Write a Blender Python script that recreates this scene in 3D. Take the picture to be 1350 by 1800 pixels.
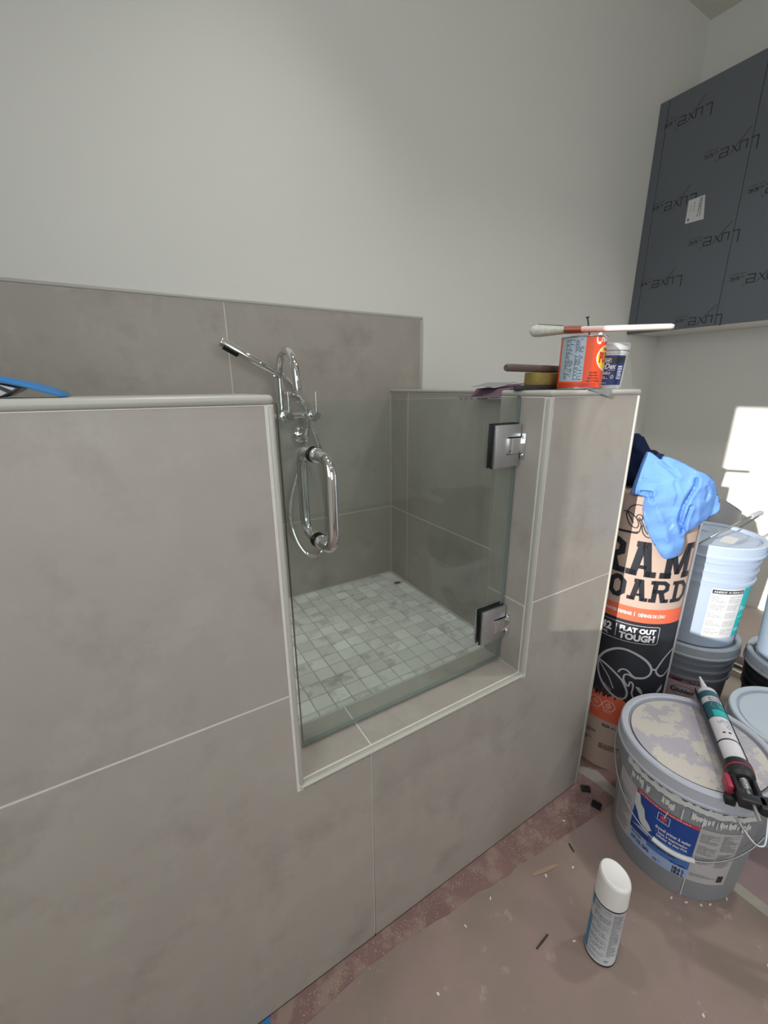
import bpy, bmesh, math, random
from mathutils import Vector, Matrix, noise as mnoise
from mathutils.geometry import delaunay_2d_cdt
for o in list(bpy.data.objects): bpy.data.objects.remove(o)
sc = bpy.context.scene
COL = sc.collection
PI = math.pi
rnd = random.Random(7)

# ------------------------------------------------------------------ camera
YAW, PITCH, ROLL, FPX = 0.543195745, -0.291752788, -0.00704165, 732.92
f_ = Vector((math.sin(YAW)*math.cos(PITCH), math.cos(YAW)*math.cos(PITCH), math.sin(PITCH)))
r0_ = Vector((math.cos(YAW), -math.sin(YAW), 0)); u0_ = r0_.cross(f_)
rr_ = r0_*math.cos(ROLL) + u0_*math.sin(ROLL); uu_ = rr_.cross(f_)
cam = bpy.data.cameras.new('camera'); cam_o = bpy.data.objects.new('camera', cam); COL.objects.link(cam_o)
cam.sensor_fit = 'HORIZONTAL'; cam.sensor_width = 36.0; cam.lens = FPX/1350*36.0
cam.clip_start = 0.02
mw = Matrix.Identity(4)
for i in range(3):
    mw[i][0] = rr_[i]; mw[i][1] = uu_[i]; mw[i][2] = -f_[i]
mw[0][3], mw[1][3], mw[2][3] = 0.0, -0.5883, 1.27
cam_o.matrix_world = mw
sc.camera = cam_o

# ------------------------------------------------------------------ light
w = bpy.data.worlds.new('sky'); sc.world = w; w.use_nodes = True
bg = w.node_tree.nodes['Background']; bg.inputs[0].default_value = (0.80, 0.90, 1.0, 1); bg.inputs[1].default_value = 1.2
AZ = math.radians(11.9); SLOPE = 0.301
sun = bpy.data.lights.new('sun', 'SUN'); sun.energy = 5.2; sun.angle = math.radians(0.35); sun.color = (1.0, 0.97, 0.93)
sun_o = bpy.data.objects.new('sun', sun); COL.objects.link(sun_o)
sun_o.location = (-4, -2, 3)
sun_o.rotation_euler = Vector((math.cos(AZ), math.sin(AZ), -SLOPE)).to_track_quat('-Z', 'Y').to_euler()
def area(name, loc, aim, sx, sy, power, color):
    l = bpy.data.lights.new(name, 'AREA'); l.shape = 'RECTANGLE'; l.size = sx; l.size_y = sy; l.energy = power; l.color = color
    o = bpy.data.objects.new(name, l); COL.objects.link(o); o.location = loc
    o.rotation_euler = Vector(aim).to_track_quat('-Z', 'Y').to_euler(); return o
area('daylight_window_left', (-0.752, -0.92, 1.718), (1, 0, 0), 1.14, 1.12, 9, (0.93, 0.97, 1.0))
area('daylight_fill_front', (0.25, -3.195, 1.60), (0, 1, 0), 1.5, 1.6, 16, (1.0, 0.98, 0.95))  # ambient fill added at an unseen opening behind the camera
for i, (x, y) in enumerate(((0.45, -0.30), (1.75, -0.55), (0.45, -1.9), (1.75, -1.9), (0.45, 0.38))):      # recessed ceiling lamps; the last is a fill added to brighten the shower
    l = bpy.data.lights.new('ceiling_lamps_and_fill', 'AREA'); l.shape = 'DISK'; l.size = 0.14; l.energy = (3.0, 6.8, 3.4, 6.0, 1.7)[i]; l.color = (1.0, 0.98, 0.95); l.spread = math.radians(112 if i < 4 else 76)
    o = bpy.data.objects.new('ceiling_lamps_and_fill', l); COL.objects.link(o); o.location = (x, y, 3.065)
sc.view_settings.view_transform = 'Standard'; sc.view_settings.look = 'None'
sc.view_settings.exposure = 0.0; sc.view_settings.gamma = 1.0; sc.view_settings.use_curve_mapping = False

# ------------------------------------------------------------------ materials
def lin(h):
    h = h.lstrip('#'); c = [int(h[i:i+2], 16)/255 for i in (0, 2, 4)]
    return tuple(x/12.92 if x <= 0.04045 else ((x+0.055)/1.055)**2.4 for x in c)
MATS = {}
def mat(name, hexc, rough=0.6, metal=0.0, var=None, bump=None, rand=0.0, spec=0.5, layers=(), coat=0.0, alpha_glass=None):
    """var=(scale, amount[, detail]) cloudy brightness; bump=(scale, strength); layers=[(hex, scale, threshold, softness, detail)] noise masked stains"""
    if name in MATS: return MATS[name]
    m = bpy.data.materials.new(name); m.use_nodes = True; nt = m.node_tree; N = nt.nodes; L = nt.links
    b = N['Principled BSDF']; b.inputs['Roughness'].default_value = rough; b.inputs['Metallic'].default_value = metal
    b.inputs['Specular IOR Level'].default_value = spec; b.inputs['Coat Weight'].default_value = coat
    col = lin(hexc) + (1,)
    tc = N.new('ShaderNodeTexCoord'); vec = tc.outputs['Object']
    if name == 'marble_mosaic':        # every tile cut from another spot of the stone
        oi0 = N.new('ShaderNodeObjectInfo'); va = N.new('ShaderNodeVectorMath'); va.operation = 'MULTIPLY_ADD'; va.inputs[1].default_value = (7, 7, 7)
        L.new(oi0.outputs['Location'], va.inputs[0]); L.new(vec, va.inputs[2]); vec = va.outputs[0]
    def noise(scale, detail=4, rough_=0.55):
        n = N.new('ShaderNodeTexNoise'); n.inputs['Scale'].default_value = scale; n.inputs['Detail'].default_value = detail
        n.inputs['Roughness'].default_value = rough_; L.new(vec, n.inputs['Vector']); return n
    rgb = N.new('ShaderNodeRGB'); rgb.outputs[0].default_value = col; cur = rgb.outputs[0]
    if var:
        n = noise(var[0], var[2] if len(var) > 2 else 5)
        mr = N.new('ShaderNodeMapRange'); mr.inputs[1].default_value = 0.25; mr.inputs[2].default_value = 0.75
        mr.inputs[3].default_value = 1-var[1]; mr.inputs[4].default_value = 1+var[1]; L.new(n.outputs[0], mr.inputs[0])
        mx = N.new('ShaderNodeVectorMath'); mx.operation = 'SCALE'; L.new(cur, mx.inputs[0]); L.new(mr.outputs[0], mx.inputs['Scale']); cur = mx.outputs[0]
    for (h2, sca, th, soft, det) in layers:
        n = noise(sca, det, 0.65)
        mr = N.new('ShaderNodeMapRange'); mr.inputs[1].default_value = th-soft; mr.inputs[2].default_value = th+soft; L.new(n.outputs[0], mr.inputs[0])
        mi = N.new('ShaderNodeMix'); mi.data_type = 'RGBA'; L.new(mr.outputs[0], mi.inputs['Factor']); L.new(cur, mi.inputs['A'])
        mi.inputs['B'].default_value = lin(h2)+(1,); cur = mi.outputs['Result']
    if rand:
        oi = N.new('ShaderNodeObjectInfo'); mr = N.new('ShaderNodeMapRange'); mr.inputs[3].default_value = 1-rand; mr.inputs[4].default_value = 1+rand
        L.new(oi.outputs['Random'], mr.inputs[0]); mx = N.new('ShaderNodeVectorMath'); mx.operation = 'SCALE'; L.new(cur, mx.inputs[0]); L.new(mr.outputs[0], mx.inputs['Scale']); cur = mx.outputs[0]
    L.new(cur, b.inputs['Base Color'])
    if bump:
        n = noise(bump[0], 6); bp = N.new('ShaderNodeBump'); bp.inputs['Strength'].default_value = bump[1]; bp.inputs['Distance'].default_value = 0.01
        L.new(n.outputs[0], bp.inputs['Height']); L.new(bp.outputs[0], b.inputs['Normal'])
    MATS[name] = m; return m
def glass_mat(name, tint, ior=1.5):
    m = bpy.data.materials.new(name); m.use_nodes = True; nt = m.node_tree; N = nt.nodes; L = nt.links
    N.remove(N['Principled BSDF']); out = N['Material Output']
    t = N.new('ShaderNodeBsdfTransparent'); t.inputs[0].default_value = tint+(1,)
    g = N.new('ShaderNodeBsdfGlossy'); g.inputs['Roughness'].default_value = 0.005
    fr = N.new('ShaderNodeFresnel'); ge = N.new('ShaderNodeNewGeometry')      # same ratio on both faces of the pane
    io = N.new('ShaderNodeMapRange'); io.inputs[3].default_value = ior; io.inputs[4].default_value = 1/ior
    L.new(ge.outputs['Backfacing'], io.inputs[0]); L.new(io.outputs[0], fr.inputs['IOR'])
    mx = N.new('ShaderNodeMixShader'); L.new(fr.outputs[0], mx.inputs[0]); L.new(t.outputs[0], mx.inputs[1]); L.new(g.outputs[0], mx.inputs[2])
    L.new(mx.outputs[0], out.inputs[0]); MATS[name] = m; return m

mPaint = mat('wall_paint', '#dcdcd6', 0.85, var=(1.5, 0.02), bump=(140, 0.03))
mCeil = mat('ceiling_paint', '#d6d4ca', 0.9, var=(1.5, 0.02))
mTile = mat('concrete_look_tile', '#a39d95', 0.42, var=(3.2, 0.07, 8), bump=(60, 0.03), rand=0.02, layers=[('#aaa59d', 9, 0.62, 0.10, 8), ('#8f8981', 6, 0.64, 0.12, 8)])
mTrim = mat('glazed_edge_trim', '#b2b1a8', 0.35, var=(6, 0.03))
mGrout = mat('pale_grout', '#d8d4cc', 0.85, var=(60, 0.05))
mMosGrout = mat('mosaic_grout', '#b3b2ac', 0.9, var=(40, 0.08))
mMarble = mat('marble_mosaic', '#dedfda', 0.3, var=(7, 0.10, 6), rand=0.12, layers=[('#a9a9a2', 11, 0.60, 0.07, 10), ('#77756f', 30, 0.74, 0.03, 3)])
mFloorR = mat('red_brown_floor_paper_bare', '#7e625f', 0.85, var=(5, 0.10), layers=[('#8f7a70', 16, 0.54, 0.05, 12), ('#a8978a', 70, 0.66, 0.04, 8)])
mRosin = mat('rosin_floor_paper', '#8d7a74', 0.8, var=(3, 0.10, 10), bump=(30, 0.06), layers=[('#85776c', 5, 0.54, 0.12, 10), ('#a39389', 18, 0.66, 0.05, 12)])
mRosin2 = mat('rosin_floor_paper_lilac', '#8f7c7b', 0.8, var=(4, 0.06, 8), bump=(30, 0.05))
mTape = mat('grey_floor_tape', '#9c958c', 0.6, var=(20, 0.05))
mTapeG = mat('greenish_floor_tape', '#9c978a', 0.6, var=(20, 0.05))
mChrome = mat('chrome', '#e6e7e8', 0.06, 1.0)
mSteel = mat('brushed_steel', '#c9cacd', 0.42, 1.0)
mBlackR = mat('black_rubber', '#17191b', 0.6)
mBlackP = mat('black_plastic', '#232428', 0.42)
mGlass = glass_mat('clear_shower_glass', (0.925, 0.966, 0.950))
mGlassEdge = mat('green_glass_edge', '#7d8683', 0.15)
mFilm = mat('dark_protective_film', '#64696f', 0.42, var=(2, 0.04), spec=0.35)
mFilmInk = mat('film_print_black', '#1c1e22', 0.5)
mCabWhite = mat('cabinet_white', '#d9d8d4', 0.6)
mPaper = mat('white_label_paper', '#cfcfcf', 0.6)
mInk = mat('black_ink', '#26272b', 0.6)
mInkG = mat('grey_ink', '#85878b', 0.6)
mKraft = mat('kraft_board', '#bba496', 0.75, var=(15, 0.05))
mKraftInk = mat('roll_black_print', '#24262e', 0.5, var=(20, 0.12), layers=[('#5a5a60', 90, 0.74, 0.02, 4)])
mOrange = mat('roll_orange_print', '#df6748', 0.6, var=(25, 0.05))
mGreyInk = mat('roll_grey_print', '#a9a9ae', 0.55)
mWhiteInk = mat('white_ink', '#e3e3e6', 0.5)
mFilmWrap = mat('clear_wrap_strip', '#b9b7b8', 0.2, var=(60, 0.15))
mTowel = mat('blue_towel', '#6d98da', 0.95, spec=0.03, var=(14, 0.08), bump=(240, 0.25), layers=[('#90b0e0', 20, 0.64, 0.02, 8)])
mNavy = mat('navy_cloth', '#1d2540', 0.95, spec=0.1, var=(20, 0.1), bump=(200, 0.1))
mPailGrey = mat('grey_translucent_pail', '#8b8f94', 0.5, var=(6, 0.05), layers=[('#b9bcc0', 70, 0.72, 0.02, 4)])
mPailLid = mat('pail_lid_grey', '#b3b8c2', 0.5, var=(10, 0.05))
mLidCake = mat('lid_with_dried_compound', '#aeabb4', 0.7, var=(8, 0.06), layers=[('#c7c2b9', 11, 0.50, 0.02, 14), ('#8f8a92', 16, 0.68, 0.05, 8)])
mSmear = mat('dried_white_paint', '#cfd2d0', 0.7, var=(40, 0.05))
mPailBlue = mat('white_pail_plastic', '#a9b7ca', 0.45, var=(4, 0.02))
mPailDark = mat('dark_grey_pail', '#757b84', 0.5, var=(6, 0.06), layers=[('#8d9198', 60, 0.74, 0.03, 4)])
mPailBlack = mat('black_pail', '#26272c', 0.5, var=(6, 0.1), layers=[('#9a9894', 26, 0.68, 0.02, 6)])
mPailRight = mat('pale_blue_grey_pail', '#a4adba', 0.45, var=(4, 0.03))
mLidRight = mat('pale_lid', '#b5c0c9', 0.5, var=(5, 0.03))
mWire = mat('galvanised_wire', '#a9acb0', 0.35, 1.0)
mGripW = mat('white_grip', '#d9d9d6', 0.5)
mBlueLab = mat('label_blue', '#1d4796', 0.5, layers=[('#d6dbe4', 120, 0.71, 0.015, 3)])
mBlueMid = mat('label_mid_blue', '#4a76bb', 0.5)
mBlueDark = mat('label_dark_blue', '#27407f', 0.5)
mBluePale = mat('label_pale_blue', '#9fb4da', 0.55)
mRed = mat('label_red', '#d6404a', 0.5)
mLabGrey = mat('label_light_grey', '#b7b5b6', 0.6, var=(30, 0.06))
mMaroon = mat('label_maroon', '#7a2e42', 0.55)
mTeal = mat('label_teal', '#10b3b3', 0.5)
mTealD = mat('label_dark_teal', '#2e5c68', 0.5)
mSprayW = mat('spray_cap_white', '#e0dfdb', 0.4)
mSprayLab = mat('spray_label', '#c3c7cc', 0.45)
mSprayBlue = mat('spray_label_blue', '#3d86ad', 0.45)
mDarkMetal = mat('dark_metal', '#4b4b4e', 0.35, 1.0)
mTin = mat('tinplate', '#c4c4c6', 0.25, 1.0)
mCanOr = mat('can_orange', '#f0552a', 0.4)
mCanRedD = mat('can_dark_orange', '#c9402a', 0.45)
mCanPanel = mat('can_blue_grey_panel', '#a9b9c6', 0.5)
mYellow = mat('label_yellow', '#f0cf2a', 0.5)
mRedInk = mat('red_ink', '#c72a22', 0.5)
mTubW = mat('clear_white_tub', '#c9cbcc', 0.35)
mTubNavy = mat('tub_navy_label', '#20346f', 0.4)
mTubBlack = mat('tub_black_band', '#20222e', 0.4)
mBristle = mat('cream_bristles', '#cfd0c4', 0.8, var=(120, 0.15))
mFerrule = mat('copper_ferrule', '#94604f', 0.4, 0.7)
mWoodP = mat('pale_painted_wood', '#dccdc3', 0.5, var=(30, 0.06), layers=[('#b89a8c', 18, 0.68, 0.05, 6)])
mWoodD = mat('dark_worn_wood', '#5c4d47', 0.6, var=(20, 0.15), layers=[('#7d6a5e', 30, 0.66, 0.05, 6)])
mYelFoam = mat('worn_yellow_block', '#8c7a3e', 0.8, var=(25, 0.15), layers=[('#453c2a', 45, 0.62, 0.05, 6)])
mGreyDk = mat('dark_grey_steel', '#28282b', 0.55, 0.1)
mPurple = mat('purple_sandpaper', '#66505f', 0.95, var=(60, 0.08), bump=(300, 0.2))
mCardG = mat('grey_card', '#8e8f92', 0.8, var=(30, 0.04))
mGreyCard2 = mat('pale_grey_card', '#a6a6ac', 0.7)
mShimW = mat('pale_wood', '#9a8371', 0.7, var=(60, 0.1))
mFlake = mat('white_flake', '#d8d2c8', 0.8)
mBluTool = mat('blue_plastic', '#1873b4', 0.4, var=(20, 0.06))
mClearWrap = mat('clear_wrap', '#b7b4b8', 0.25, var=(30, 0.2))
mRedPl = mat('red_plastic', '#a8324a', 0.45)
mTubeW = mat('cartridge_white', '#d7d7da', 0.35)
mNozzle = mat('nozzle_white', '#d4d6d8', 0.35)
mGreyPaper = mat('grey_underlay_sheet', '#8f9092', 0.6, var=(8, 0.04))
mTubeCard = mat('cardboard_tube', '#87847f', 0.8)
mDark = mat('gap_shade', '#1c1b1c', 0.9)
mAlu = mat('aluminium_rail', '#c9c8c4', 0.25, 1.0)
mCarton = mat('taupe_carton', '#a79a92', 0.8, var=(12, 0.04))
mBrownGlass = mat('brown_chip', '#5b4a40', 0.5)
mDrip = mat('beige_foam_drip', '#cfc4ab', 0.8, var=(40, 0.1))

# ------------------------------------------------------------------ mesh helpers
class MB:
    def __init__(s): s.v = []; s.f = []; s.m = []
    def add(s, vs, fs, m=0):
        n = len(s.v); s.v += [tuple(v) for v in vs]; s.f += [tuple(i+n for i in f) for f in fs]; s.m += [m]*len(fs); return s
    def box(s, x0, x1, y0, y1, z0, z1, m=0, M=None):
        vs = [Vector((x, y, z)) for x in (x0, x1) for y in (y0, y1) for z in (z0, z1)]
        if M is not None: vs = [M @ v for v in vs]
        return s.add(vs, [(0, 1, 3, 2), (4, 6, 7, 5), (0, 4, 5, 1), (2, 3, 7, 6), (0, 2, 6, 4), (1, 5, 7, 3)], m)
    def lathe(s, prof, n=48, m=0, M=None, closed=False):
        vs = []; fs = []; rings = []
        for (r, z) in prof:
            if r <= 1e-9: rings.append([len(vs)]); vs.append(Vector((0, 0, z)))
            else:
                rings.append(list(range(len(vs), len(vs)+n)))
                vs += [Vector((r*math.cos(2*PI*i/n), r*math.sin(2*PI*i/n), z)) for i in range(n)]
        pairs = list(zip(rings[:-1], rings[1:]))
        if closed: pairs.append((rings[-1], rings[0]))
        for a, b in pairs:
            for i in range(n):
                j = (i+1) % n
                if len(a) == 1 and len(b) == 1: continue
                if len(a) == 1: fs.append((a[0], b[j], b[i]))
                elif len(b) == 1: fs.append((a[i], a[j], b[0]))
                else: fs.append((a[i], a[j], b[j], b[i]))
        if M is not None: vs = [M @ v for v in vs]
        return s.add(vs, fs, m)
    def tube(s, pts, r, n=10, m=0, caps=True, sx=1.0):
        pts = [Vector(p) for p in pts]; k = len(pts); rs = r if isinstance(r, (list, tuple)) else [r]*k
        t0 = (pts[1]-pts[0]).normalized(); a = Vector((0, 0, 1)) if abs(t0.z) < 0.9 else Vector((1, 0, 0))
        nx = t0.cross(a).normalized(); vs = []; fs = []
        for i, p in enumerate(pts):
            t = (pts[min(i+1, k-1)]-pts[max(i-1, 0)]).normalized()
            nx = (nx - t*nx.dot(t)).normalized(); ny = t.cross(nx)
            for j in range(n):
                q = 2*PI*j/n; vs.append(p + nx*(rs[i]*math.cos(q)*sx) + ny*(rs[i]*math.sin(q)))
        for i in range(k-1):
            for j in range(n):
                j2 = (j+1) % n; fs.append((i*n+j, i*n+j2, (i+1)*n+j2, (i+1)*n+j))
        if caps: fs.append(tuple(range(n-1, -1, -1))); fs.append(tuple((k-1)*n+j for j in range(n)))
        return s.add(vs, fs, m)
    def prism(s, poly, fn0, fn1, m=0):
        n = len(poly); vs = [fn0(*p) for p in poly] + [fn1(*p) for p in poly]
        fs = [tuple(range(n-1, -1, -1)), tuple(range(n, 2*n))] + [(i, (i+1) % n, n+(i+1) % n, n+i) for i in range(n)]
        return s.add(vs, fs, m)
    def build(s, name, mats, parent=None, smooth=None, bevel=None, loc=None, seg=2, subsurf=0):
        me = bpy.data.meshes.new(name); bm = bmesh.new()
        bv = [bm.verts.new(v) for v in s.v]
        for f, mi in zip(s.f, s.m):
            try: fc = bm.faces.new([bv[i] for i in f]); fc.material_index = mi
            except ValueError: pass
        bmesh.ops.recalc_face_normals(bm, faces=bm.faces)
        if bevel:
            es = [e for e in bm.edges if len(e.link_faces) == 2 and e.calc_face_angle(0) > 0.6]
            bmesh.ops.bevel(bm, geom=es, offset=bevel, segments=seg, profile=0.5, affect='EDGES', clamp_overlap=True)
        bm.to_mesh(me); bm.free()
        for mt in (mats if isinstance(mats, (list, tuple)) else [mats]): me.materials.append(mt)
        if smooth is None and bevel: smooth = 40
        if smooth:
            for p in me.polygons: p.use_smooth = True
            me.set_sharp_from_angle(angle=math.radians(smooth))
        o = bpy.data.objects.new(name, me); COL.objects.link(o)
        if parent: o.parent = parent
        if loc: o.location = loc
        if subsurf: md = o.modifiers.new('sub', 'SUBSURF'); md.levels = subsurf; md.render_levels = subsurf
        return o
def tag(o, label, cat, group=None):
    o['label'] = label; o['category'] = cat
    if group: o['group'] = group
    return o
def thing(name, label, cat, loc=(0, 0, 0), rz=0.0, group=None, rot=None):
    o = bpy.data.objects.new(name, None); o.empty_display_size = 0.02; COL.objects.link(o); o.location = loc
    o.rotation_euler = rot if rot else (0, 0, rz); return tag(o, label, cat, group)
def struct(o): o['kind'] = 'structure'; return o
def spline(pts, n=8):
    P = [Vector(p) for p in pts]; out = []
    for i in range(len(P)-1):
        a, b, c, d = P[max(i-1, 0)], P[i], P[i+1], P[min(i+2, len(P)-1)]
        for k in range(n):
            t = k/n; out.append(0.5*((2*b)+(c-a)*t+(2*a-5*b+4*c-d)*t*t+(3*b-a-3*c+d)*t**3))
    out.append(P[-1]); return out
def zmat(p, q):
    """matrix taking +Z to the direction p->q, origin p"""
    d = (Vector(q)-Vector(p)); return Matrix.Translation(p) @ d.to_track_quat('Z', 'Y').to_matrix().to_4x4()

# ------------------------------------------------------------------ flat prints (lettering, labels)
_tc = {}
def font_shape(s, bold):
    if (s, bold) in _tc: return _tc[(s, bold)]
    cu = bpy.data.curves.new('t', 'FONT'); cu.body = s; cu.size = 1.0; cu.offset = bold; cu.resolution_u = 3
    o = bpy.data.objects.new('t', cu); COL.objects.link(o); bpy.context.view_layer.update()
    me = o.evaluated_get(bpy.context.evaluated_depsgraph_get()).to_mesh()
    vs = [(v.co.x, v.co.y) for v in me.vertices]; fs = [tuple(p.vertices) for p in me.polygons]
    o.evaluated_get(bpy.context.evaluated_depsgraph_get()).to_mesh_clear()
    bpy.data.objects.remove(o); bpy.data.curves.remove(cu); _tc[(s, bold)] = (vs, fs); return vs, fs
class Print:
    def __init__(s): s.v = []; s.f = []
    def add(s, vs, fs):
        n = len(s.v); s.v += vs; s.f += [tuple(i+n for i in f) for f in fs]; return s
    def poly(s, pts): return s.add(list(pts), [tuple(range(len(pts)))])
    def rect(s, x0, x1, y0, y1): return s.poly([(x0, y0), (x1, y0), (x1, y1), (x0, y1)])
    def text(s, t, x, y, size, width=None, bold=0.0, align='L', rot=0.0, shear=0.0):
        vs, fs = font_shape(t, bold)
        if not vs: return s
        xs = [v[0] for v in vs]; ys = [v[1] for v in vs]; x0, x1 = min(xs), max(xs); cap = 0.73
        k = size/cap; kx = (width/(x1-x0)) if width else k
        w = (x1-x0)*kx; ox = {'L': 0, 'C': -w/2, 'R': -w}[align]
        c, sn = math.cos(rot), math.sin(rot); out = []
        for a, b in vs:
            px, py = (a-x0)*kx+ox, b*k; px += shear*py; out.append((x+px*c-py*sn, y+px*sn+py*c))
        return s.add(out, fs)
    def stroke(s, pts, w, closed=False):
        P = [Vector(p) for p in pts]; n = len(P); L = []; R = []
        for i in range(n):
            a = P[i-1] if (i > 0 or closed) else P[i]; b = P[(i+1) % n] if (i < n-1 or closed) else P[i]
            d1 = (P[i]-a); d2 = (b-P[i])
            if d1.length < 1e-9: d1 = d2
            if d2.length < 1e-9: d2 = d1
            d1.normalize(); d2.normalize(); n1 = Vector((-d1.y, d1.x)); n2 = Vector((-d2.y, d2.x)); mt = (n1+n2)
            if mt.length < 1e-6: mt = n1.copy()
            mt.normalize(); k = min(1.6, 1/max(0.3, mt.dot(n1))); L.append(P[i]+mt*(w/2*k)); R.append(P[i]-mt*(w/2*k))
        for i in range(n if closed else n-1):
            j = (i+1) % n; s.poly([tuple(R[i]), tuple(R[j]), tuple(L[j]), tuple(L[i])])
        return s
    def ellipse(s, cx, cy, rx, ry, n=28): return s.poly([(cx+rx*math.cos(2*PI*i/n), cy+ry*math.sin(2*PI*i/n)) for i in range(n)])
    def ring(s, cx, cy, rx, ry, w, n=28): return s.stroke([(cx+rx*math.cos(2*PI*i/n), cy+ry*math.sin(2*PI*i/n)) for i in range(n)], w, True)
    def lines(s, x0, x1, y0, y1, step, seed=1, fill=0.95, thick=0.45):
        r = random.Random(seed); y = y1-step
        while y > y0:
            x = x0; end = x1 - (r.random()**3)*(x1-x0)*0.7*(1 if fill < 1 else 0)
            while x < end:
                wl = step*r.uniform(1.0, 4.5); xe = min(x+wl, end); s.rect(x, xe, y, y+step*thick); x = xe+step*0.5
            y -= step
        return s
    def build(s, name, fn, material, parent, cut=None):
        me = bpy.data.meshes.new(name); bm = bmesh.new(); bv = [bm.verts.new((a, b, 0)) for a, b in s.v]
        for f in s.f:
            try: bm.faces.new([bv[i] for i in f])
            except ValueError: pass
        if cut and bv:
            x0 = min(v[0] for v in s.v); x1 = max(v[0] for v in s.v); k = math.floor(x0/cut)+1
            while k*cut < x1:
                bmesh.ops.bisect_plane(bm, geom=bm.verts[:]+bm.edges[:]+bm.faces[:], dist=1e-6, plane_co=(k*cut, 0, 0), plane_no=(1, 0, 0)); k += 1
        for v in bm.verts: v.co = fn(v.co.x, v.co.y)
        bm.to_mesh(me); bm.free(); me.materials.append(material)
        o = bpy.data.objects.new(name, me); COL.objects.link(o); o.parent = parent
        if name in ('fine_print', 'barcode', 'label_print', 'paint_smear', 'film_print'): o['kind'] = 'stuff'
        return o
def on_cyl(th_deg, r0, r1=None, h=1.0, lift=0.0006, zc=0.0):
    th = math.radians(th_deg); r1 = r0 if r1 is None else r1
    def fn(u, v):
        r = r0+(r1-r0)*v/h; R = (r0+r1)/2; a = th+u/R; return Vector(((r+lift)*math.cos(a), (r+lift)*math.sin(a), v+zc))
    return fn
def plane_fn(o, ux, vy):
    o, ux, vy = Vector(o), Vector(ux), Vector(vy); return lambda u, v: o+ux*u+vy*v

# ------------------------------------------------------------------ room shell
XL, XR, YB, YF, ZC = -0.75, 2.90, 0.918, -3.20, 3.07
T = 0.10
struct(MB().box(XL-T, XR+T, YF-T, YB+T, -0.10, 0.0).build('floor', mFloorR))
struct(MB().box(XL-T, XR+T, YF-T, YB+T, ZC, ZC+T).build('ceiling', mCeil))
struct(MB().box(XL-T, XR+T, YB, YB+T, 0, ZC).build('wall_back', mPaint))
def holed_wall(name, u0, u1, z0, z1, h, fn):
    """wall with one rectangular opening h=(u0,u1,z0,z1)"""
    b = MB()
    for (a0, a1, c0, c1) in ((u0, h[0], z0, z1), (h[1], u1, z0, z1), (h[0], h[1], z0, h[2]), (h[0], h[1], h[3], z1)):
        b.box(*fn(a0, a1, c0, c1))
    return struct(b.build(name, mPaint))
WIN_L = (-1.50, -0.339, 1.153, 2.283)
holed_wall('wall_left', YF, YB, 0, ZC, WIN_L, lambda a0, a1, c0, c1: (XL-0.04, XL, a0, a1, c0, c1))
struct(MB().box(XR, XR+T, YF, YB, 0, ZC).build('wall_right', mPaint))
holed_wall('wall_front', XL-T, XR+T, 0, ZC, (-0.50, 1.0, 0.8, 2.4), lambda a0, a1, c0, c1: (a0, a1, YF-T, YF, c0, c1))

struct(MB().box(-0.85, -0.72, -4.60, YF-T, 0, ZC).build('sun_blocker_outside', mPaint))      # unseen wall added to keep sun out of the front opening

# ------------------------------------------------------------------ shower enclosure
YI = 0.138            # inner face of the front half wall
OX0, OX1, OZ = 0.1675, 0.7725, 0.5545     # opening (outer joint lines)
JL, JR, SZ = 0.178, 0.762, 0.565          # jamb faces and sill top
XI, XE = 0.939, 1.095  # return wall
ZT = 1.2475            # top joint
ZP = 0.453             # shower floor
core = MB()
e = 0.0007
core.box(XL, JL-0.001, e, YI-e, 0, ZT).box(JL-0.001, JR+0.001, e+0.002, YI-e, 0, SZ-0.001)
core.box(JR+0.001, XE-e, e, YI-e, 0, ZT).box(XI+e, XE-e, YI-e, YB, 0, ZT)
shower_wall = struct(core.build('wall_shower', mGrout))
def tile(x0, x1, y0, y1, z0, z1, parent=None, m=mTile, name='tile'):
    return MB().box(x0, x1, y0, y1, z0, z1).build(name, m, parent or shower_wall, bevel=0.0006, seg=1)
def tile_poly(poly):
    return MB().prism(poly, lambda x, z: (x, 0.0, z), lambda x, z: (x, 0.006, z)).build('tile', mTile, shower_wall, bevel=0.0006, seg=1)
g = 0.0015
ZS = 0.767
tile(-0.60+g, OX0-2*g, 0.0, 0.006, ZS+g, ZT-g); tile(XL, -0.60-g, 0.0, 0.006, ZS+g, ZT-g)
tile_poly([(-0.60+g, 0.003), (0.3225-g, 0.003), (0.3225-g, OZ-g), (OX0-2*g, OZ-g), (OX0-2*g, ZS-g), (-0.60+g, ZS-g)])
tile(XL, -0.60-g, 0.0, 0.006, 0.003, ZS-g)
XE0 = 1.088
tile_poly([(0.3225+g, 0.003), (XE0, 0.003), (XE0, ZS-g), (OX1+2*g, ZS-g), (OX1+2*g, OZ-g), (0.3225+g, OZ-g)])
tile(OX1+2*g, XE0, 0.0, 0.006, ZS+g, ZT-g)
MB().box(XL, XE0, 0.0002, 0.0020, 0.0001, 0.0032).build('gap_shade_strip', mDark, shower_wall)  # dark strip painting in the shade of the gap under the tiles
# sill, jambs
tile(JL, 0.328-g, 0.0145, YI-g, SZ-0.006, SZ); tile(0.328+g, JR, 0.0145, YI-g, SZ-0.006, SZ)
tile(JR, JR+0.006, 0.0145, YI-g, SZ+g, 0.7535-g); tile(JR, JR+0.006, 0.0145, YI-g, 0.7535+g, ZT-g)
tile(JL-0.006, JL, 0.0145, YI-g, SZ+g, ZT-g)
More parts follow.
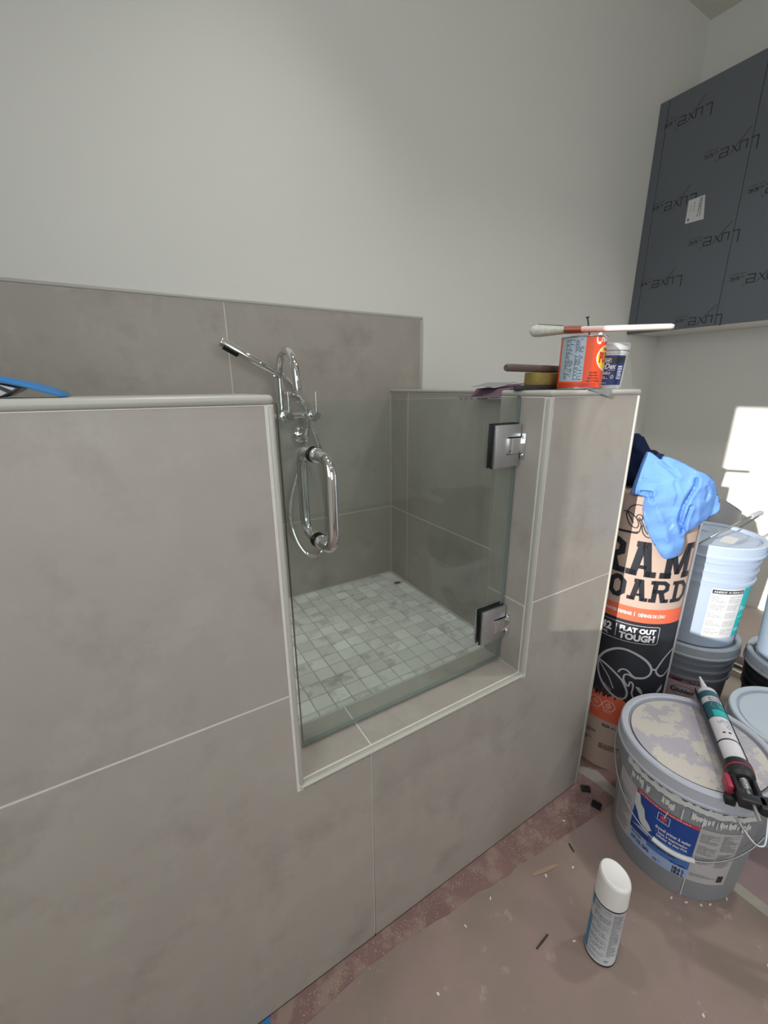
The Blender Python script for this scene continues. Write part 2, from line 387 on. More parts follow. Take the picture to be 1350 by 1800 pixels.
# outer end and inner faces of the return wall
tile(XE-0.006, XE, 0.0145, 0.50, 0.003, ZT-g); tile(XE-0.006, XE, 0.503, YB, 0.003, ZT-g)
for y0, y1 in ((YI, 0.7805), (0.7835, 0.905)):
    tile(XI, XI+0.006, y0, y1, ZP+0.004, ZS-g); tile(XI, XI+0.006, y0, y1, ZS+g, ZT-g)
# rounded trims
def trim(x0, x1, y0, y1, z0, z1, bev=0.0045, name='edge_trim'):
    return MB().box(x0, x1, y0, y1, z0, z1).build(name, mTrim, shower_wall, bevel=bev, seg=3, smooth=50)
trim(OX0+g, JL, -0.003, 0.0125, SZ+0.001, ZT-g); trim(JR, OX1-g, -0.003, 0.0125, SZ+0.001, ZT-g)
trim(OX0+g, OX1-g, -0.003, 0.0125, OZ+g, SZ)
trim(XE0+2*g, XE+0.003, -0.003, 0.0125, 0.003, ZT-g)
ZTOP = 1.2605
trim(XL, JL, -0.004, YI+0.003, ZT, ZTOP, 0.006, 'cap_trim'); trim(JR, 0.9375, -0.004, YI+0.003, ZT, ZTOP, 0.006, 'cap_trim')
trim(0.9385, XE+0.004, -0.004, YI+0.003, ZT, ZTOP, 0.006, 'cap_trim'); trim(XI-0.003, XE+0.004, YI+0.005, YB, ZT, ZTOP, 0.006, 'cap_trim')
trim(JL, JR, YI-g, YI+0.004, SZ-0.012, SZ, 0.002)
# back wall tile
tp = MB().box(XL, XE+0.0, 0.9102, YB, ZP-0.01, 1.5405).build('tile_bed', mGrout, bpy.data.objects['wall_back'])
bw = bpy.data.objects['wall_back']
def btile(x0, x1, z0, z1): return tile(x0, x1, 0.909, 0.9155, z0, z1, bw)
btile(-0.60+0.003, 0.3185, ZS+g, 1.528)
MB().prism([(0.3215, ZS+g), (XI, ZS+g), (XI, ZTOP), (1.0835, ZTOP), (1.0835, 1.528), (0.3215, 1.528)], lambda x, z: (x, 0.909, z), lambda x, z: (x, 0.9155, z)).build('tile', mTile, bw, bevel=0.0006, seg=1)
btile(XL, -0.60-0.003, ZS+g, 1.528); btile(XL, -0.28, ZP+0.004, ZS-g); btile(-0.277, XI, ZP+0.004, ZS-g)
MB().box(XL, XE, 0.906, YB, 1.5295, 1.5405).build('edge_trim', mTrim, bw, bevel=0.004, seg=3)
MB().box(1.085, XE+0.001, 0.906, YB, ZTOP, 1.5285).build('edge_trim', mTrim, bw, bevel=0.004, seg=3)
# shower floor with marble mosaic
pan = struct(MB().box(XL, XI+0.004, YI-0.002, 0.915, 0.40, ZP-0.0015).build('floor_shower', mMosGrout))
P_ = 0.0517; X0m, Y0m = 0.622, 0.328
me0 = None
xs = []; k = -20
while X0m+k*P_ < XI:
    xs.append(X0m+k*P_); k += 1
xs = [x for x in xs if x > 0.16-P_]; ys = [Y0m+k*P_ for k in range(-5, 13) if Y0m+k*P_ < 0.909 and Y0m+(k+1)*P_ > YI]
def mosaic(x0, x1, y0, y1, jig):
    global me0
    full = abs((x1-x0)-(P_-0.003)) < 1e-4 and abs((y1-y0)-(P_-0.003)) < 1e-4
    if full and me0:
        o = bpy.data.objects.new('tile', me0); COL.objects.link(o); o.parent = pan
    else:
        hx, hy = (x1-x0)/2, (y1-y0)/2
        o = MB().box(-hx, hx, -hy, hy, -0.004, 0).build('tile', mMarble, pan, bevel=0.0012, seg=1)
        if full: me0 = o.data
    o.location = ((x0+x1)/2, (y0+y1)/2, ZP+jig)
for xa in xs:
    for ya in ys:
        x0, x1, y0, y1 = xa+0.0015, min(xa+P_-0.0015, XI-0.002), max(ya+0.0015, YI+0.006), min(ya+P_-0.0015, 0.907)
        if x1-x0 < 0.006 or y1-y0 < 0.006: continue
        mosaic(x0, x1, y0, y1, rnd.uniform(0, 0.0006))

# ------------------------------------------------------------------ wall cabinet wrapped in dark film
CX, CZ0, CZ1 = 2.5638, 1.555, 2.632
cab = thing('wall_cabinet', 'tall upper wall cabinet with dark grey film printed in black on its doors', 'cabinet', (2.73, 0.30, CZ0))
def cloc(o): o.location = (-2.73, -0.30, -CZ0); return o
cloc(MB().box(CX+0.0205, XR-0.001, -0.30, YB-0.010, CZ0, CZ1-0.002).build('carcass', mCabWhite, cab, bevel=0.001, seg=1))
cloc(MB().box(CX+0.0005, CX+0.0195, 0.8745, YB-0.001, CZ0-0.004, CZ1).build('filler_strip', mFilm, cab, bevel=0.001, seg=1))
for y0, y1 in ((0.4815, 0.8725), (0.0885, 0.4795), (-0.3045, 0.0865)):
    cloc(MB().box(CX, CX+0.0195, y0, y1, CZ0-0.004, CZ1).build('door', mFilm, cab, bevel=0.001, seg=1))
pr = Print()
for Y0, zs in ((0.672, (2.53, 2.17, 1.81)), (0.457, (2.317, 1.957, 1.598)), (0.245, (2.47, 2.11, 1.755))):
    for z0 in zs:
        def q(u, v): return (Y0+u, z0-v)
        P2 = Print()
        P2.stroke([(0.000, 0.052), (0.000, 0.0), (0.028, 0.0)], 0.0045)
        P2.stroke([(0.040, 0.034), (0.040, 0.0), (0.066, 0.0), (0.066, 0.034)], 0.004)
        P2.stroke([(0.072, 0.034), (0.098, 0.0)], 0.004).stroke([(0.074, 0.0), (0.104, 0.036)], 0.0028).stroke([(0.074, 0.0), (0.034, -0.046)], 0.0028)
        P2.stroke([(0.112, 0.018), (0.142, 0.018), (0.142, 0.034), (0.112, 0.034), (0.112, 0.0), (0.144, 0.0)], 0.004)
        P2.text('by', 0.154, 0.0, 0.010).text('ALVIC', 0.170, 0.0, 0.017, width=0.040, bold=0.02)
        P2.ring(0.152, 0.040, 0.003, 0.003, 0.0012, 10).lines(0.150, 0.212, -0.014, -0.008, 0.004, 3)
        pr.add([q(a, b) for a, b in P2.v], P2.f)
cloc(pr.build('film_print', lambda u, v: Vector((CX-0.0006, u, v)), mFilmInk, cab))
ab = Print().poly([(0.6308, 2.1495), (0.7015, 2.1459), (0.7011, 2.0455), (0.6183, 2.0439)])
cloc(ab.build('paper_label', lambda u, v: Vector((CX-0.0010, u, v)), mPaper, cab))
pp = Print(); pp.lines(0, 0.080, 0.046, 0.062, 0.005, 4).lines(0.010, 0.080, 0.022, 0.030, 0.004, 6).lines(0.02, 0.05, 0.008, 0.014, 0.003, 8).rect(0.078, 0.088, 0.006, 0.012)
cloc(pp.build('label_print', lambda u, v: Vector((CX-0.0014, 0.698-v, 2.143-u)), mInk, cab))

# ------------------------------------------------------------------ shower door
GY0, GY1, GX0, GX1, GZ0, GZ1 = 0.075, 0.085, 0.2065, 0.7575, 0.574, 1.2476
door = thing('shower_door', 'low frameless clear glass door in the opening of the tiled half wall', 'door', (GX1, 0.08, GZ0))
def dloc(o): o.location = (-GX1, -0.08, -GZ0); return o
gp = MB(); gp.box(GX0, GX1, GY0, GY1, GZ0, GZ1)
gp.m = [1, 1, 0, 0, 1, 1]
dloc(gp.build('glass_pane', [mGlass, mGlassEdge], door))
def screw(c, nrm, r=0.0038, parent=None, name='screw'):
    M = zmat(c, Vector(c)+Vector(nrm))
    return MB().lathe([(0, 0), (r, 0), (r, 0.0008), (r*0.75, 0.0017), (r*0.42, 0.0019), (r*0.40, 0.0010), (0, 0.0010)], 16, 0, M).build(name, mChrome, parent, smooth=35)
for (z0, z1, w0, w1, k0, k1, lab) in ((1.094, 1.188, 1.110, 1.168, 1.124, 1.159, 'upper'), (0.641, 0.733, 0.654, 0.712, 0.667, 0.701, 'lower')):
    h = dloc(MB().box(0.680, 0.7565, GY0-0.0105, GY0-0.0012, z0, z1).build('hinge', mSteel, door, bevel=0.0012, seg=2))
    MB().box(0.680, 0.7565, GY1+0.0012, GY1+0.0105, z0, z1).build('clamp_plate', mSteel, h, bevel=0.0012)
    MB().box(0.677, 0.7560, GY0-0.0012, GY0-0.0001, z0-0.002, z1+0.003).build('gasket', mBlackR, h)
    MB().box(0.677, 0.7560, GY1+0.0001, GY1+0.0012, z0-0.002, z1+0.003).build('gasket', mBlackR, h)
    MB().box(0.7150, 0.7590, GY0-0.0165, GY0-0.0095, k0, k1).build('knuckle', mChrome, h, bevel=0.0012)
    MB().box(0.7155, 0.7590, GY0-0.0105, GY0-0.0095, k0-0.002, k1+0.002).build('gasket', mBlackR, h)
    MB().box(0.7580, JR-0.0001, 0.052, 0.0865, w0, w1).build('wall_plate', mChrome, h, bevel=0.0008)
    MB().box(0.7568, 0.7586, 0.064, 0.0705, w0+0.0005, w1-0.0005).build('gasket', mBlackR, h)
    for yy in (0.0595, 0.0800):
        for zz in (w0+0.009, w1-0.009): screw((0.7580, yy, zz), (-1, 0, 0), parent=h)
hx, hz0, hz1, hr = 0.2655, 1.004, 1.160, 0.0095
for sgn, y_in, name in ((-1, GY0, 'pull_handle'), (1, GY1, 'pull_handle')):
    yo = y_in + sgn*0.060
    R = 0.030; pts = [(hx, y_in+sgn*0.0005, hz0)]
    for i in range(9):
        a = PI/2*i/8; pts.append((hx, yo-sgn*R+sgn*R*math.sin(a), hz0+R-R*math.cos(a)))
    for i in range(1, 6): pts.append((hx, yo, hz0+R+(hz1-hz0-2*R)*i/6))
    for i in range(9):
        a = PI/2*i/8; pts.append((hx, yo-sgn*R+sgn*R*math.cos(a), hz1-R+R*math.sin(a)))
    pts.append((hx, y_in+sgn*0.0005, hz1))
    h = dloc(MB().tube(pts, hr, 24).build(name, mChrome, door, smooth=60))
    for zz in (hz0, hz1):
        M = zmat((hx, y_in+sgn*0.0018, zz), (hx, y_in+sgn, zz))
        MB().lathe([(0.0096, 0), (0.0128, 0), (0.0132, 0.0008), (0.0132, 0.0058), (0.0124, 0.0066), (0.0096, 0.0066)], 32, 0, M, closed=True).build('collar', mChrome, h, smooth=40)
        M2 = zmat((hx, y_in+sgn*0.0001, zz), (hx, y_in+sgn, zz))
        MB().lathe([(0.009, 0), (0.0137, 0), (0.0137, 0.0017), (0.009, 0.0017)], 32, 0, M2, closed=True).build('gasket', mBlackR, h, smooth=40)

# ------------------------------------------------------------------ tub filler faucet and hand shower
fy, fz = 0.830, 1.178
fau = thing('shower_faucet', 'chrome wall faucet with tall gooseneck spout and two lever handles', 'faucet', (0.467, 0.909, fz))
def floc(o): o.location = (-0.467, -0.909, -fz); return o
body = MB().tube([(0.372, fy, fz), (0.562, fy, fz)], 0.0115, 20)
floc(body.build('body', mChrome, fau, smooth=60))
for x in (0.394, 0.542):
    u_ = floc(MB().tube(spline([(x, fy, fz-0.008), (x, fy+0.004, fz-0.038), (x, fy+0.022, fz-0.068), (x, fy+0.050, fz-0.076), (x, 0.905, fz-0.076)], 6), 0.0125, 18).build('wall_union', mChrome, fau, smooth=60))
    M = zmat((x, 0.909, fz-0.076), (x, 0.0, fz-0.076))
    MB().lathe([(0, 0), (0.033, 0), (0.033, 0.003), (0.028, 0.012), (0.018, 0.018), (0, 0.018)], 36, 0, M).build('escutcheon', mChrome, u_, smooth=35)
for x in (0.460, 0.556):
    M = zmat((x, fy-0.006, fz), (x, fy-1, fz))
    v_ = floc(MB().lathe([(0, 0), (0.0155, 0), (0.0155, 0.018), (0.021, 0.019), (0.0225, 0.024), (0.021, 0.029), (0.013, 0.030), (0.012, 0.040), (0.0145, 0.042), (0.0145, 0.058), (0.012, 0.062), (0, 0.062)], 32, 0, M).build('valve', mChrome, fau, smooth=35))
    MB().tube([(x, fy-0.058, fz+0.008), (x, fy-0.058, fz+0.078)], [0.0036, 0.0036], 12).build('lever', mChrome, v_, smooth=60)
sx_ = 0.4543; R = 0.083; yc = 0.830-R; zc_ = 1.296
pts = [(sx_, 0.830, fz+0.006), (sx_, 0.830, 1.22), (sx_, 0.830, 1.26)] + [(sx_, yc+R*math.cos(PI*i/18), zc_+R*math.sin(PI*i/18)) for i in range(19)]
pts.append((sx_, yc-R-0.002, zc_-0.016))
floc(MB().tube(pts, 0.0125, 24).build('spout', mChrome, fau, smooth=60))
M = zmat((sx_, yc-R-0.002, zc_-0.008), (sx_, yc-R-0.006, zc_-0.032))
floc(MB().lathe([(0, 0), (0.0132, 0), (0.0132, 0.024), (0.010, 0.025), (0.009, 0.020), (0, 0.020)], 24, 0, M).build('aerator', mChrome, fau, smooth=35))
M = zmat((sx_, 0.830, 1.206), (sx_, 0.830, 2))
floc(MB().lathe([(0.0126, 0), (0.018, 0), (0.018, 0.006), (0.0165, 0.008), (0.0126, 0.008)], 28, 0, M, closed=True).build('spout_ring', mChrome, fau, smooth=35))
dv = floc(MB().tube([(sx_+0.008, 0.830, 1.2505), (sx_+0.030, 0.830, 1.2505)], 0.0062, 14).build('hose_outlet', mChrome, fau, smooth=60))
MB().tube([(sx_+0.022, 0.830, 1.2505), (sx_+0.036, 0.829, 1.248)], 0.0088, 8).build('hose_nut', mChrome, dv, smooth=30)
cr = floc(MB().box(0.428, 0.446, 0.806, 0.826, 1.300, 1.312).build('cradle', mChrome, fau, bevel=0.003))

hs = thing('hand_shower', 'chrome stick hand shower resting beside the spout with a looping metal hose', 'hand shower', (0.4346, 0.8, 1.3159))
def hloc(o): o.location = (-0.4346, -0.8, -1.3159); return o
A, B = Vector((0.4400, 0.805, 1.3135)), Vector((0.2735, 0.795, 1.4023))
M = zmat(A, B); Ln = (B-A).length
hloc(MB().lathe([(0, 0), (0.0075, 0), (0.0085, 0.004), (0.0125, 0.035), (0.0145, 0.075), (0.0148, Ln-0.002), (0.0135, Ln), (0, Ln)], 28, 0, M).build('wand', mChrome, hs, smooth=35))
dirn = (B-A).normalized(); side = Vector((0, -0.5, 0)); side = (side - dirn*side.dot(dirn)) + Vector((0, 0, -1)) ; side = (side - dirn*side.dot(dirn)).normalized()
Ms = Matrix.Identity(4); cxv = dirn.cross(side)
for i in range(3): Ms[i][0], Ms[i][1], Ms[i][2] = dirn[i], cxv[i], side[i]
pc = A+dirn*(Ln-0.034)+side*0.0128
for i in range(3): Ms[i][3] = pc[i]
sp = hloc(MB().box(-0.026, 0.022, -0.0085, 0.0085, -0.004, 0.0030, 0, Ms).build('spray_face', mBlackR, hs, bevel=0.002))
nb = MB()
for i in range(8):
    for j in (-1, 0, 1):
        c0 = Ms @ Vector((-0.022+i*0.0057, j*0.005, 0.003)); c1 = Ms @ Vector((-0.022+i*0.0057, j*0.005, 0.0050)); nb.tube([c0, c1], 0.0012, 6)
nb.build('nozzles', mBlackR, sp)
hp = spline([(0.4410, 0.806, 1.3130), (0.460, 0.850, 1.318), (0.480, 0.866, 1.312), (0.512, 0.868, 1.275), (0.545, 0.866, 1.215), (0.575, 0.866, 1.13), (0.602, 0.868, 1.045), (0.622, 0.872, 0.93), (0.630, 0.876, 0.80), (0.622, 0.880, 0.70), (0.597, 0.882, 0.642), (0.562, 0.882, 0.622), (0.525, 0.882, 0.645), (0.492, 0.880, 0.705), (0.474, 0.878, 0.785), (0.480, 0.876, 0.865), (0.502, 0.872, 0.94), (0.530, 0.868, 1.02), (0.552, 0.866, 1.09), (0.556, 0.862, 1.15), (0.552, 0.856, 1.195), (0.535, 0.846, 1.226), (0.512, 0.836, 1.242), (0.490, 0.829, 1.248)], 26)
rs = [0.0076 if i % 2 else 0.0066 for i in range(len(hp))]
hloc(MB().tube(hp, rs, 10).build('hose', mChrome, hs, smooth=25))

# ------------------------------------------------------------------ ribbed pails
def pail(name, label, loc, rb, rt, h, mb, ml, rz=0, lid=True, lid_mat=None, collar=True, group=None):
    t = thing(name, label, 'bucket', loc, rz, group)
    rr = lambda z: rb+(rt-rb)*z/h
    prof = [(0, 0.004), (rb-0.012, 0.004), (rb-0.008, 0.0), (rb-0.001, 0.002), (rb, 0.008)]
    if collar == 'ribs':
        for zz in (h-0.135, h-0.100, h-0.068):
            prof += [(rr(zz), zz), (rr(zz)+0.0062, zz+0.0015), (rr(zz)+0.0070, zz+0.0105), (rr(zz)+0.0015, zz+0.013)]
        prof += [(rt, h-0.004)]
    elif collar:
        zz = h-0.103
        prof += [(rr(zz), zz), (rr(zz)+0.0055, zz+0.001), (rr(zz)+0.0070, zz+0.040), (rr(zz)+0.002, zz+0.042), (rr(zz)+0.002, zz+0.055), (rr(zz)+0.0085, zz+0.057), (rr(zz)+0.009, zz+0.062), (rr(zz)+0.0025, zz+0.064), (rt, h-0.004)]
    else: prof += [(rt, h-0.004)]
    prof += [(0, h-0.004)] if lid else [(rt, h), (rt-0.003, h), (rb-0.003, 0.01), (0, 0.01)]
    MB().lathe(prof, 96).build('body', mb, t, smooth=35)
    if lid:
        R = rt+0.010
        pl = [(R-0.004, h-0.034), (R+0.002, h-0.034), (R+0.002, h-0.028), (R, h-0.026), (R, h+0.004), (R-0.003, h+0.008), (R-0.014, h+0.008), (R-0.018, h+0.005), (R-0.020, h-0.006), (R-0.024, h-0.006), (R-0.026, h), (R-0.032, h+0.001), (0, h+0.001)]
        l = MB().lathe(pl, 96).build('lid', lid_mat or ml, t, smooth=35)
        return t, l
    return t, None
# big front pail
BPH = 0.362
bp, lid = pail('paint_bucket', 'squat grey bucket with caked lid, blue label and a caulking gun on top', (1.163, -0.258, 0.0), 0.150, 0.166, BPH, mPailGrey, mLidCake)
lid.data.materials.append(mPailLid); lid.data.materials.append(mat('dark_groove', '#5a5a60', 0.8))  # groove faces of the lid get a darker grey
for p in lid.data.polygons:
    r_p = Vector((p.center.x, p.center.y)).length
    if r_p > 0.148: p.material_index = 2 if 0.1495 < r_p < 0.1552 else 1
rb_, rt_ = 0.150, 0.166
bpf = lambda th, lift=0.0008: on_cyl(th, rb_, rt_, BPH, lift)
Ru = 0.158; TH0 = 196.0                                  # label centre angle
ua = lambda deg: math.radians(deg-TH0)*Ru
base = Print().rect(ua(160.5), ua(213.2), 0.066, 0.248)
lb = base.build('front_label', bpf(TH0, 0.0006), mBluePale, bp, 0.006)
def sub(pr_, name, m, lift=0.0010, cut=0.008, parent=None, th=TH0): return pr_.build(name, bpf(th, lift), m, parent or lb, cut)
jag = [(ua(161), 0.135), (ua(213.2), 0.168), (ua(213.2), 0.243), (ua(163.5), 0.241)]
sub(Print().poly([(ua(160.8), 0.128), (ua(176), 0.146), (ua(213.2), 0.150), (ua(213.2), 0.243), (ua(162.5), 0.241)]), 'blue_field', mBlueLab, 0.0010)
sub(Print().rect(ua(160.8), ua(180), 0.112, 0.130), 'blue_band', mBlueDark, 0.0012)
sub(Print().rect(ua(179), ua(213.2), 0.100, 0.152), 'blue_fade', mBlueMid, 0.0009) 
sub(Print().rect(ua(162), ua(213.2), 0.2415, 0.250), 'red_stripe', mRed, 0.0014)
tw = Print()
tw.text('drywall primer & sealer', ua(183), 0.181, 0.0105, width=0.075, bold=0.02).text('base e imprimador', ua(186), 0.168, 0.0085, width=0.062, bold=0.02).text('Sellador de yeso PVA', ua(185), 0.156, 0.0085, width=0.066, bold=0.02)
tw.stroke([(ua(183.2), 0.208), (ua(192.4), 0.208), (ua(192.4), 0.233), (ua(183.2), 0.233)], 0.0012, True).stroke([(ua(188), 0.2235), (ua(189.6), 0.252)], 0.0016)
tw.lines(ua(165), ua(210), 0.2435, 0.2485, 0.0035, 12).lines(ua(184.5), ua(191.5), 0.2095, 0.213, 0.0028, 4)
sub(tw, 'label_lettering_pale', mWhiteInk, 0.0018)
rd = Print().ellipse(ua(187.8), 0.222, 0.0075, 0.0075, 14); sub(rd, 'emblem', mRed, 0.0016)
tb = Print().text('4.9 U.S. GAL', ua(163.5), 0.082, 0.0115, width=0.052, bold=0.03, rot=-0.02).text('18,6 L', ua(202), 0.083, 0.011, width=0.026, bold=0.04).text('18.6 L', ua(202), 0.070, 0.011, width=0.026, bold=0.04)
tb.text('WHITE / BLANCO / BLANC', ua(180), 0.118, 0.0065, width=0.062, bold=0.03).text('8612-62876', ua(199), 0.1005, 0.006, width=0.034, bold=0.02).lines(ua(186), ua(194), 0.072, 0.082, 0.0028, 5).lines(ua(163), ua(174), 0.098, 0.110, 0.0042, 9).lines(ua(178), ua(206), 0.112, 0.116, 0.003, 2)
sub(tb, 'label_lettering_dark', mInk, 0.0018)
wl = sub(Print().rect(ua(213.2), ua(246), 0.068, 0.250), 'instruction_label', mLabGrey, 0.0006, parent=bp)
fp = Print()
for (a0, a1, z0, z1, s_) in ((215, 229, 0.205, 0.238, 1), (215, 229, 0.165, 0.198, 2), (215, 229, 0.132, 0.160, 3), (231, 244, 0.188, 0.244, 4), (231, 244, 0.130, 0.180, 5), (215, 236, 0.085, 0.098, 6)):
    fp.lines(ua(a0), ua(a1), z0, z1, 0.0034, s_, 0.9)
fp2 = Print(); [fp2.rect(ua(237.5)+i*0.0019, ua(237.5)+i*0.0019+0.0011*(1+(i*7 % 3)*0.3), 0.078, 0.101) for i in range(8)]
sub(fp, 'fine_print', mInkG, 0.0012, None, wl); sub(fp2, 'barcode', mInk, 0.0012, None, wl)
wl2 = sub(Print().rect(ua(136), ua(160.5), 0.062, 0.250), 'side_label', mLabGrey, 0.0006, parent=bp)
fp = Print().lines(ua(138), ua(158.5), 0.070, 0.205, 0.0040, 8, 0.9); sub(fp, 'fine_print', mInkG, 0.0012, None, wl2)
sub(Print().rect(ua(212.8), ua(213.6), 0.004, 0.068), 'mould_seam', mSmear, 0.0008, None, bp)
# dried paint smears around the collar and on the label
sm = Print(); r2 = random.Random(5); a = 150.0
while a < 250:
    wdt = r2.uniform(0.6, 3.0)
    if r2.random() < 0.62:
        zt = 0.292+r2.uniform(-0.004, 0.003); zb = 0.277-r2.uniform(0, 0.02)**1.0*(r2.random()); n = 5; pt = []
        for i in range(n+1): pt.append((ua(a+wdt*i/n), zb+r2.uniform(-0.005, 0.006)))
        for i in range(n, -1, -1): pt.append((ua(a+wdt*i/n), zt+r2.uniform(-0.004, 0.004)))
        sm.poly(pt)
    a += wdt*r2.uniform(0.7, 1.3)
sm.build('paint_smear', lambda u, v: Vector(((0.1698)*math.cos(math.radians(TH0)+u/Ru), 0.1698*math.sin(math.radians(TH0)+u/Ru), v)), mSmear, bp, 0.004)
sm2 = Print(); pts_ = []
for i in range(60):
    aa = 150+i*1.7; pts_.append((ua(aa), 0.3035+r2.uniform(-0.002, 0.004)))
pts_ += [(u, 0.322+r2.uniform(-0.005, 0.003)) for u, _ in reversed(pts_)]
sm2.poly(pts_)
sm2.build('paint_smear', lambda u, v: Vector(((0.1735)*math.cos(math.radians(TH0)+u/Ru), 0.1735*math.sin(math.radians(TH0)+u/Ru), v)), mSmear, bp, 0.004)
sm3 = Print().poly([(ua(161.5), 0.236), (ua(166), 0.240), (ua(168), 0.215), (ua(172), 0.205), (ua(174), 0.180), (ua(178), 0.170), (ua(181), 0.158), (ua(178), 0.146), (ua(173), 0.150), (ua(169), 0.160), (ua(166), 0.180), (ua(162), 0.196)])
sub(sm3, 'paint_smear', mSmear, 0.0022, 0.006)
pts = []
for i in range(41):
    tt = PI*i/40; th = math.radians(107)+tt*1.0; rad = 0.1795-0.0165*math.sin(tt)
    pts.append((rad*math.cos(th), rad*math.sin(th), 0.288-0.148*math.sin(tt)))
bail = MB().tube(pts, 0.0019, 8).build('bail', mWire, bp, smooth=60)
gpts = [pts[i] for i in range(17, 25)]
MB().tube(gpts, 0.0062, 12).build('grip', mGripW, bail, smooth=50)
for s_ in (0, 1):
    th = math.radians(107+180*s_); M = zmat((0.168*math.cos(th), 0.168*math.sin(th), 0.288), (1*math.cos(th), 1*math.sin(th), 0.288))
    MB().lathe([(0, 0), (0.014, 0), (0.013, 0.006), (0.006, 0.013), (0, 0.013)], 20, 0, M).build('ear', mPailGrey, bp, smooth=40)

# right pail with pale lid
rp, _ = pail('paint_bucket', 'pale lidded bucket cut by the photo edge, right beside the squat grey bucket', (1.496, -0.374, 0.0), 0.128, 0.145, 0.342, mPailRight, mLidRight)
pts = [(0.158*math.cos(math.radians(30)+PI*i/30), 0.158*math.sin(math.radians(30)+PI*i/30), 0.27-0.13*math.sin(PI*i/30)) for i in range(31)]
MB().tube(pts, 0.0018, 8).build('bail', mWire, rp, smooth=60)
# two stacked pails behind the roll
SX, SY = 1.72, 0.005
lp, lidl = pail('paint_bucket', 'dark grey lidded paint bucket with maroon striped label, under the teal labelled bucket', (SX, SY, 0.0), 0.130, 0.145, 0.376, mPailDark, mPailDark, lid_mat=mat('dusty_grey_lid', '#9aa1a9', 0.55, var=(12, 0.08)), collar='ribs')
LT = 199.0; ul = lambda deg: math.radians(deg-LT)*0.138
lpf = lambda lift: on_cyl(LT, 0.130, 0.145, 0.376, lift)
l1 = Print().rect(ul(165), ul(232), 0.05, 0.246).build('paper_label', lpf(0.0006), mLabGrey, lp, 0.006)
Print().rect(ul(165), ul(232), 0.226, 0.242).build('maroon_stripe', lpf(0.0012), mMaroon, l1, 0.006)
Print().ring(ul(207), 0.190, 0.036, 0.020, 0.0028, 40).build('oval', lpf(0.0012), mRed, l1, 0.006)
Print().text('Glidden', ul(207), 0.181, 0.0185, width=0.068, bold=0.025, align='C').build('lettering', lpf(0.0016), mInk, l1)
Print().text('gripper', ul(204), 0.231, 0.006, bold=0.01).build('stripe_lettering', lpf(0.0016), mWhiteInk, l1)
Print().lines(ul(215), ul(228), 0.229, 0.239, 0.0035, 3).lines(ul(178), ul(192), 0.231, 0.237, 0.0032, 4).build('fine_print', lpf(0.0016), mWhiteInk, l1)
up, lidu = pail('paint_bucket', 'white paint bucket with white and teal label on top of the stack behind the roll', (SX, SY, 0.3805), 0.130, 0.145, 0.376, mPailBlue, mPailBlue, collar='ribs')
upf = lambda lift: on_cyl(LT, 0.130, 0.145, 0.376, lift)
l2 = Print().rect(ul(213.5), ul(258), 0.042, 0.232).build('instruction_label', upf(0.0006), mPaper, up, 0.006)
Print().rect(ul(214.5), ul(257), 0.2135, 0.2275).build('header_bar', upf(0.0010), mInk, l2, 0.006)
Print().text('A24', ul(216), 0.217, 0.0075, bold=0.02).text('ONE-COAT', ul(223), 0.217, 0.0075, width=0.022, bold=0.02).text('10-1024-8-1-01', ul(234), 0.217, 0.0075, width=0.05, bold=0.02).build('header_lettering', upf(0.0014), mWhiteInk, l2)
fp = Print()
for i, (z0, z1) in enumerate(((0.180, 0.208), (0.150, 0.175), (0.118, 0.145), (0.088, 0.112), (0.056, 0.080))):
    fp.lines(ul(215), ul(234), z0, z1, 0.0055, 20+i, 0.9, 0.25).lines(ul(237), ul(256.5), z0, z1, 0.0055, 40+i, 0.9, 0.25)
fp.build('fine_print', upf(0.0012), mInkG, l2)
l3 = Print().rect(ul(258), ul(318), 0.042, 0.232).build('teal_label', upf(0.0006), mTeal, up, 0.006)
Print().text('Pro', ul(260.5), 0.143, 0.022, width=0.030, bold=0.0).text('Form', ul(276), 0.143, 0.022, width=0.045).build('lettering', upf(0.0012), mWhiteInk, l3)
Print().lines(ul(260), ul(285), 0.118, 0.124, 0.004, 5).lines(ul(268), ul(290), 0.090, 0.10, 0.004, 7).lines(ul(260), ul(272), 0.060, 0.078, 0.006, 8).rect(ul(259), ul(282), 0.049, 0.054).build('fine_print', upf(0.0012), mWhiteInk, l3)
ang = math.radians(50); hub = Vector((0, 0, 0.352)); pts = []
for i in range(41):
    q_ = PI*i/40; L_ = 0.163
    x = -0.162*math.cos(q_); k = math.sin(q_)**0.8 * 0.170
    pts.append(hub+Vector((x, -k*math.cos(ang), k*math.sin(ang))))
bl = MB().tube(pts, 0.0025, 8).build('bail', mWire, up, smooth=60)
MB().tube([p for p in pts[17:24]], 0.0078, 12).build('grip', mat('grey_grip', '#b3b1b6', 0.5), bl, smooth=50)
for s_ in (-1, 1):
    M = zmat((s_*0.147, 0, 0.352), (s_*1, 0, 0.352)); MB().lathe([(0, 0), (0.013, 0), (0.012, 0.006), (0.006, 0.014), (0, 0.014)], 20, 0, M).build('ear', mPailBlue, up, smooth=40)
Print().poly([(-0.052, -0.085), (0.035, -0.070), (0.028, -0.030), (-0.060, -0.045)]).build('lid_sticker', lambda u, v: Vector((u, v, 0.3778)), mPaper, up)
MB().lathe([(0.030, 0.3770), (0.030, 0.380), (0.027, 0.381), (0.022, 0.3785), (0, 0.3785)], 32, 0, Matrix.Translation((0.05, 0.03, 0))).build('spout_plug', mPailBlue, up, smooth=40)
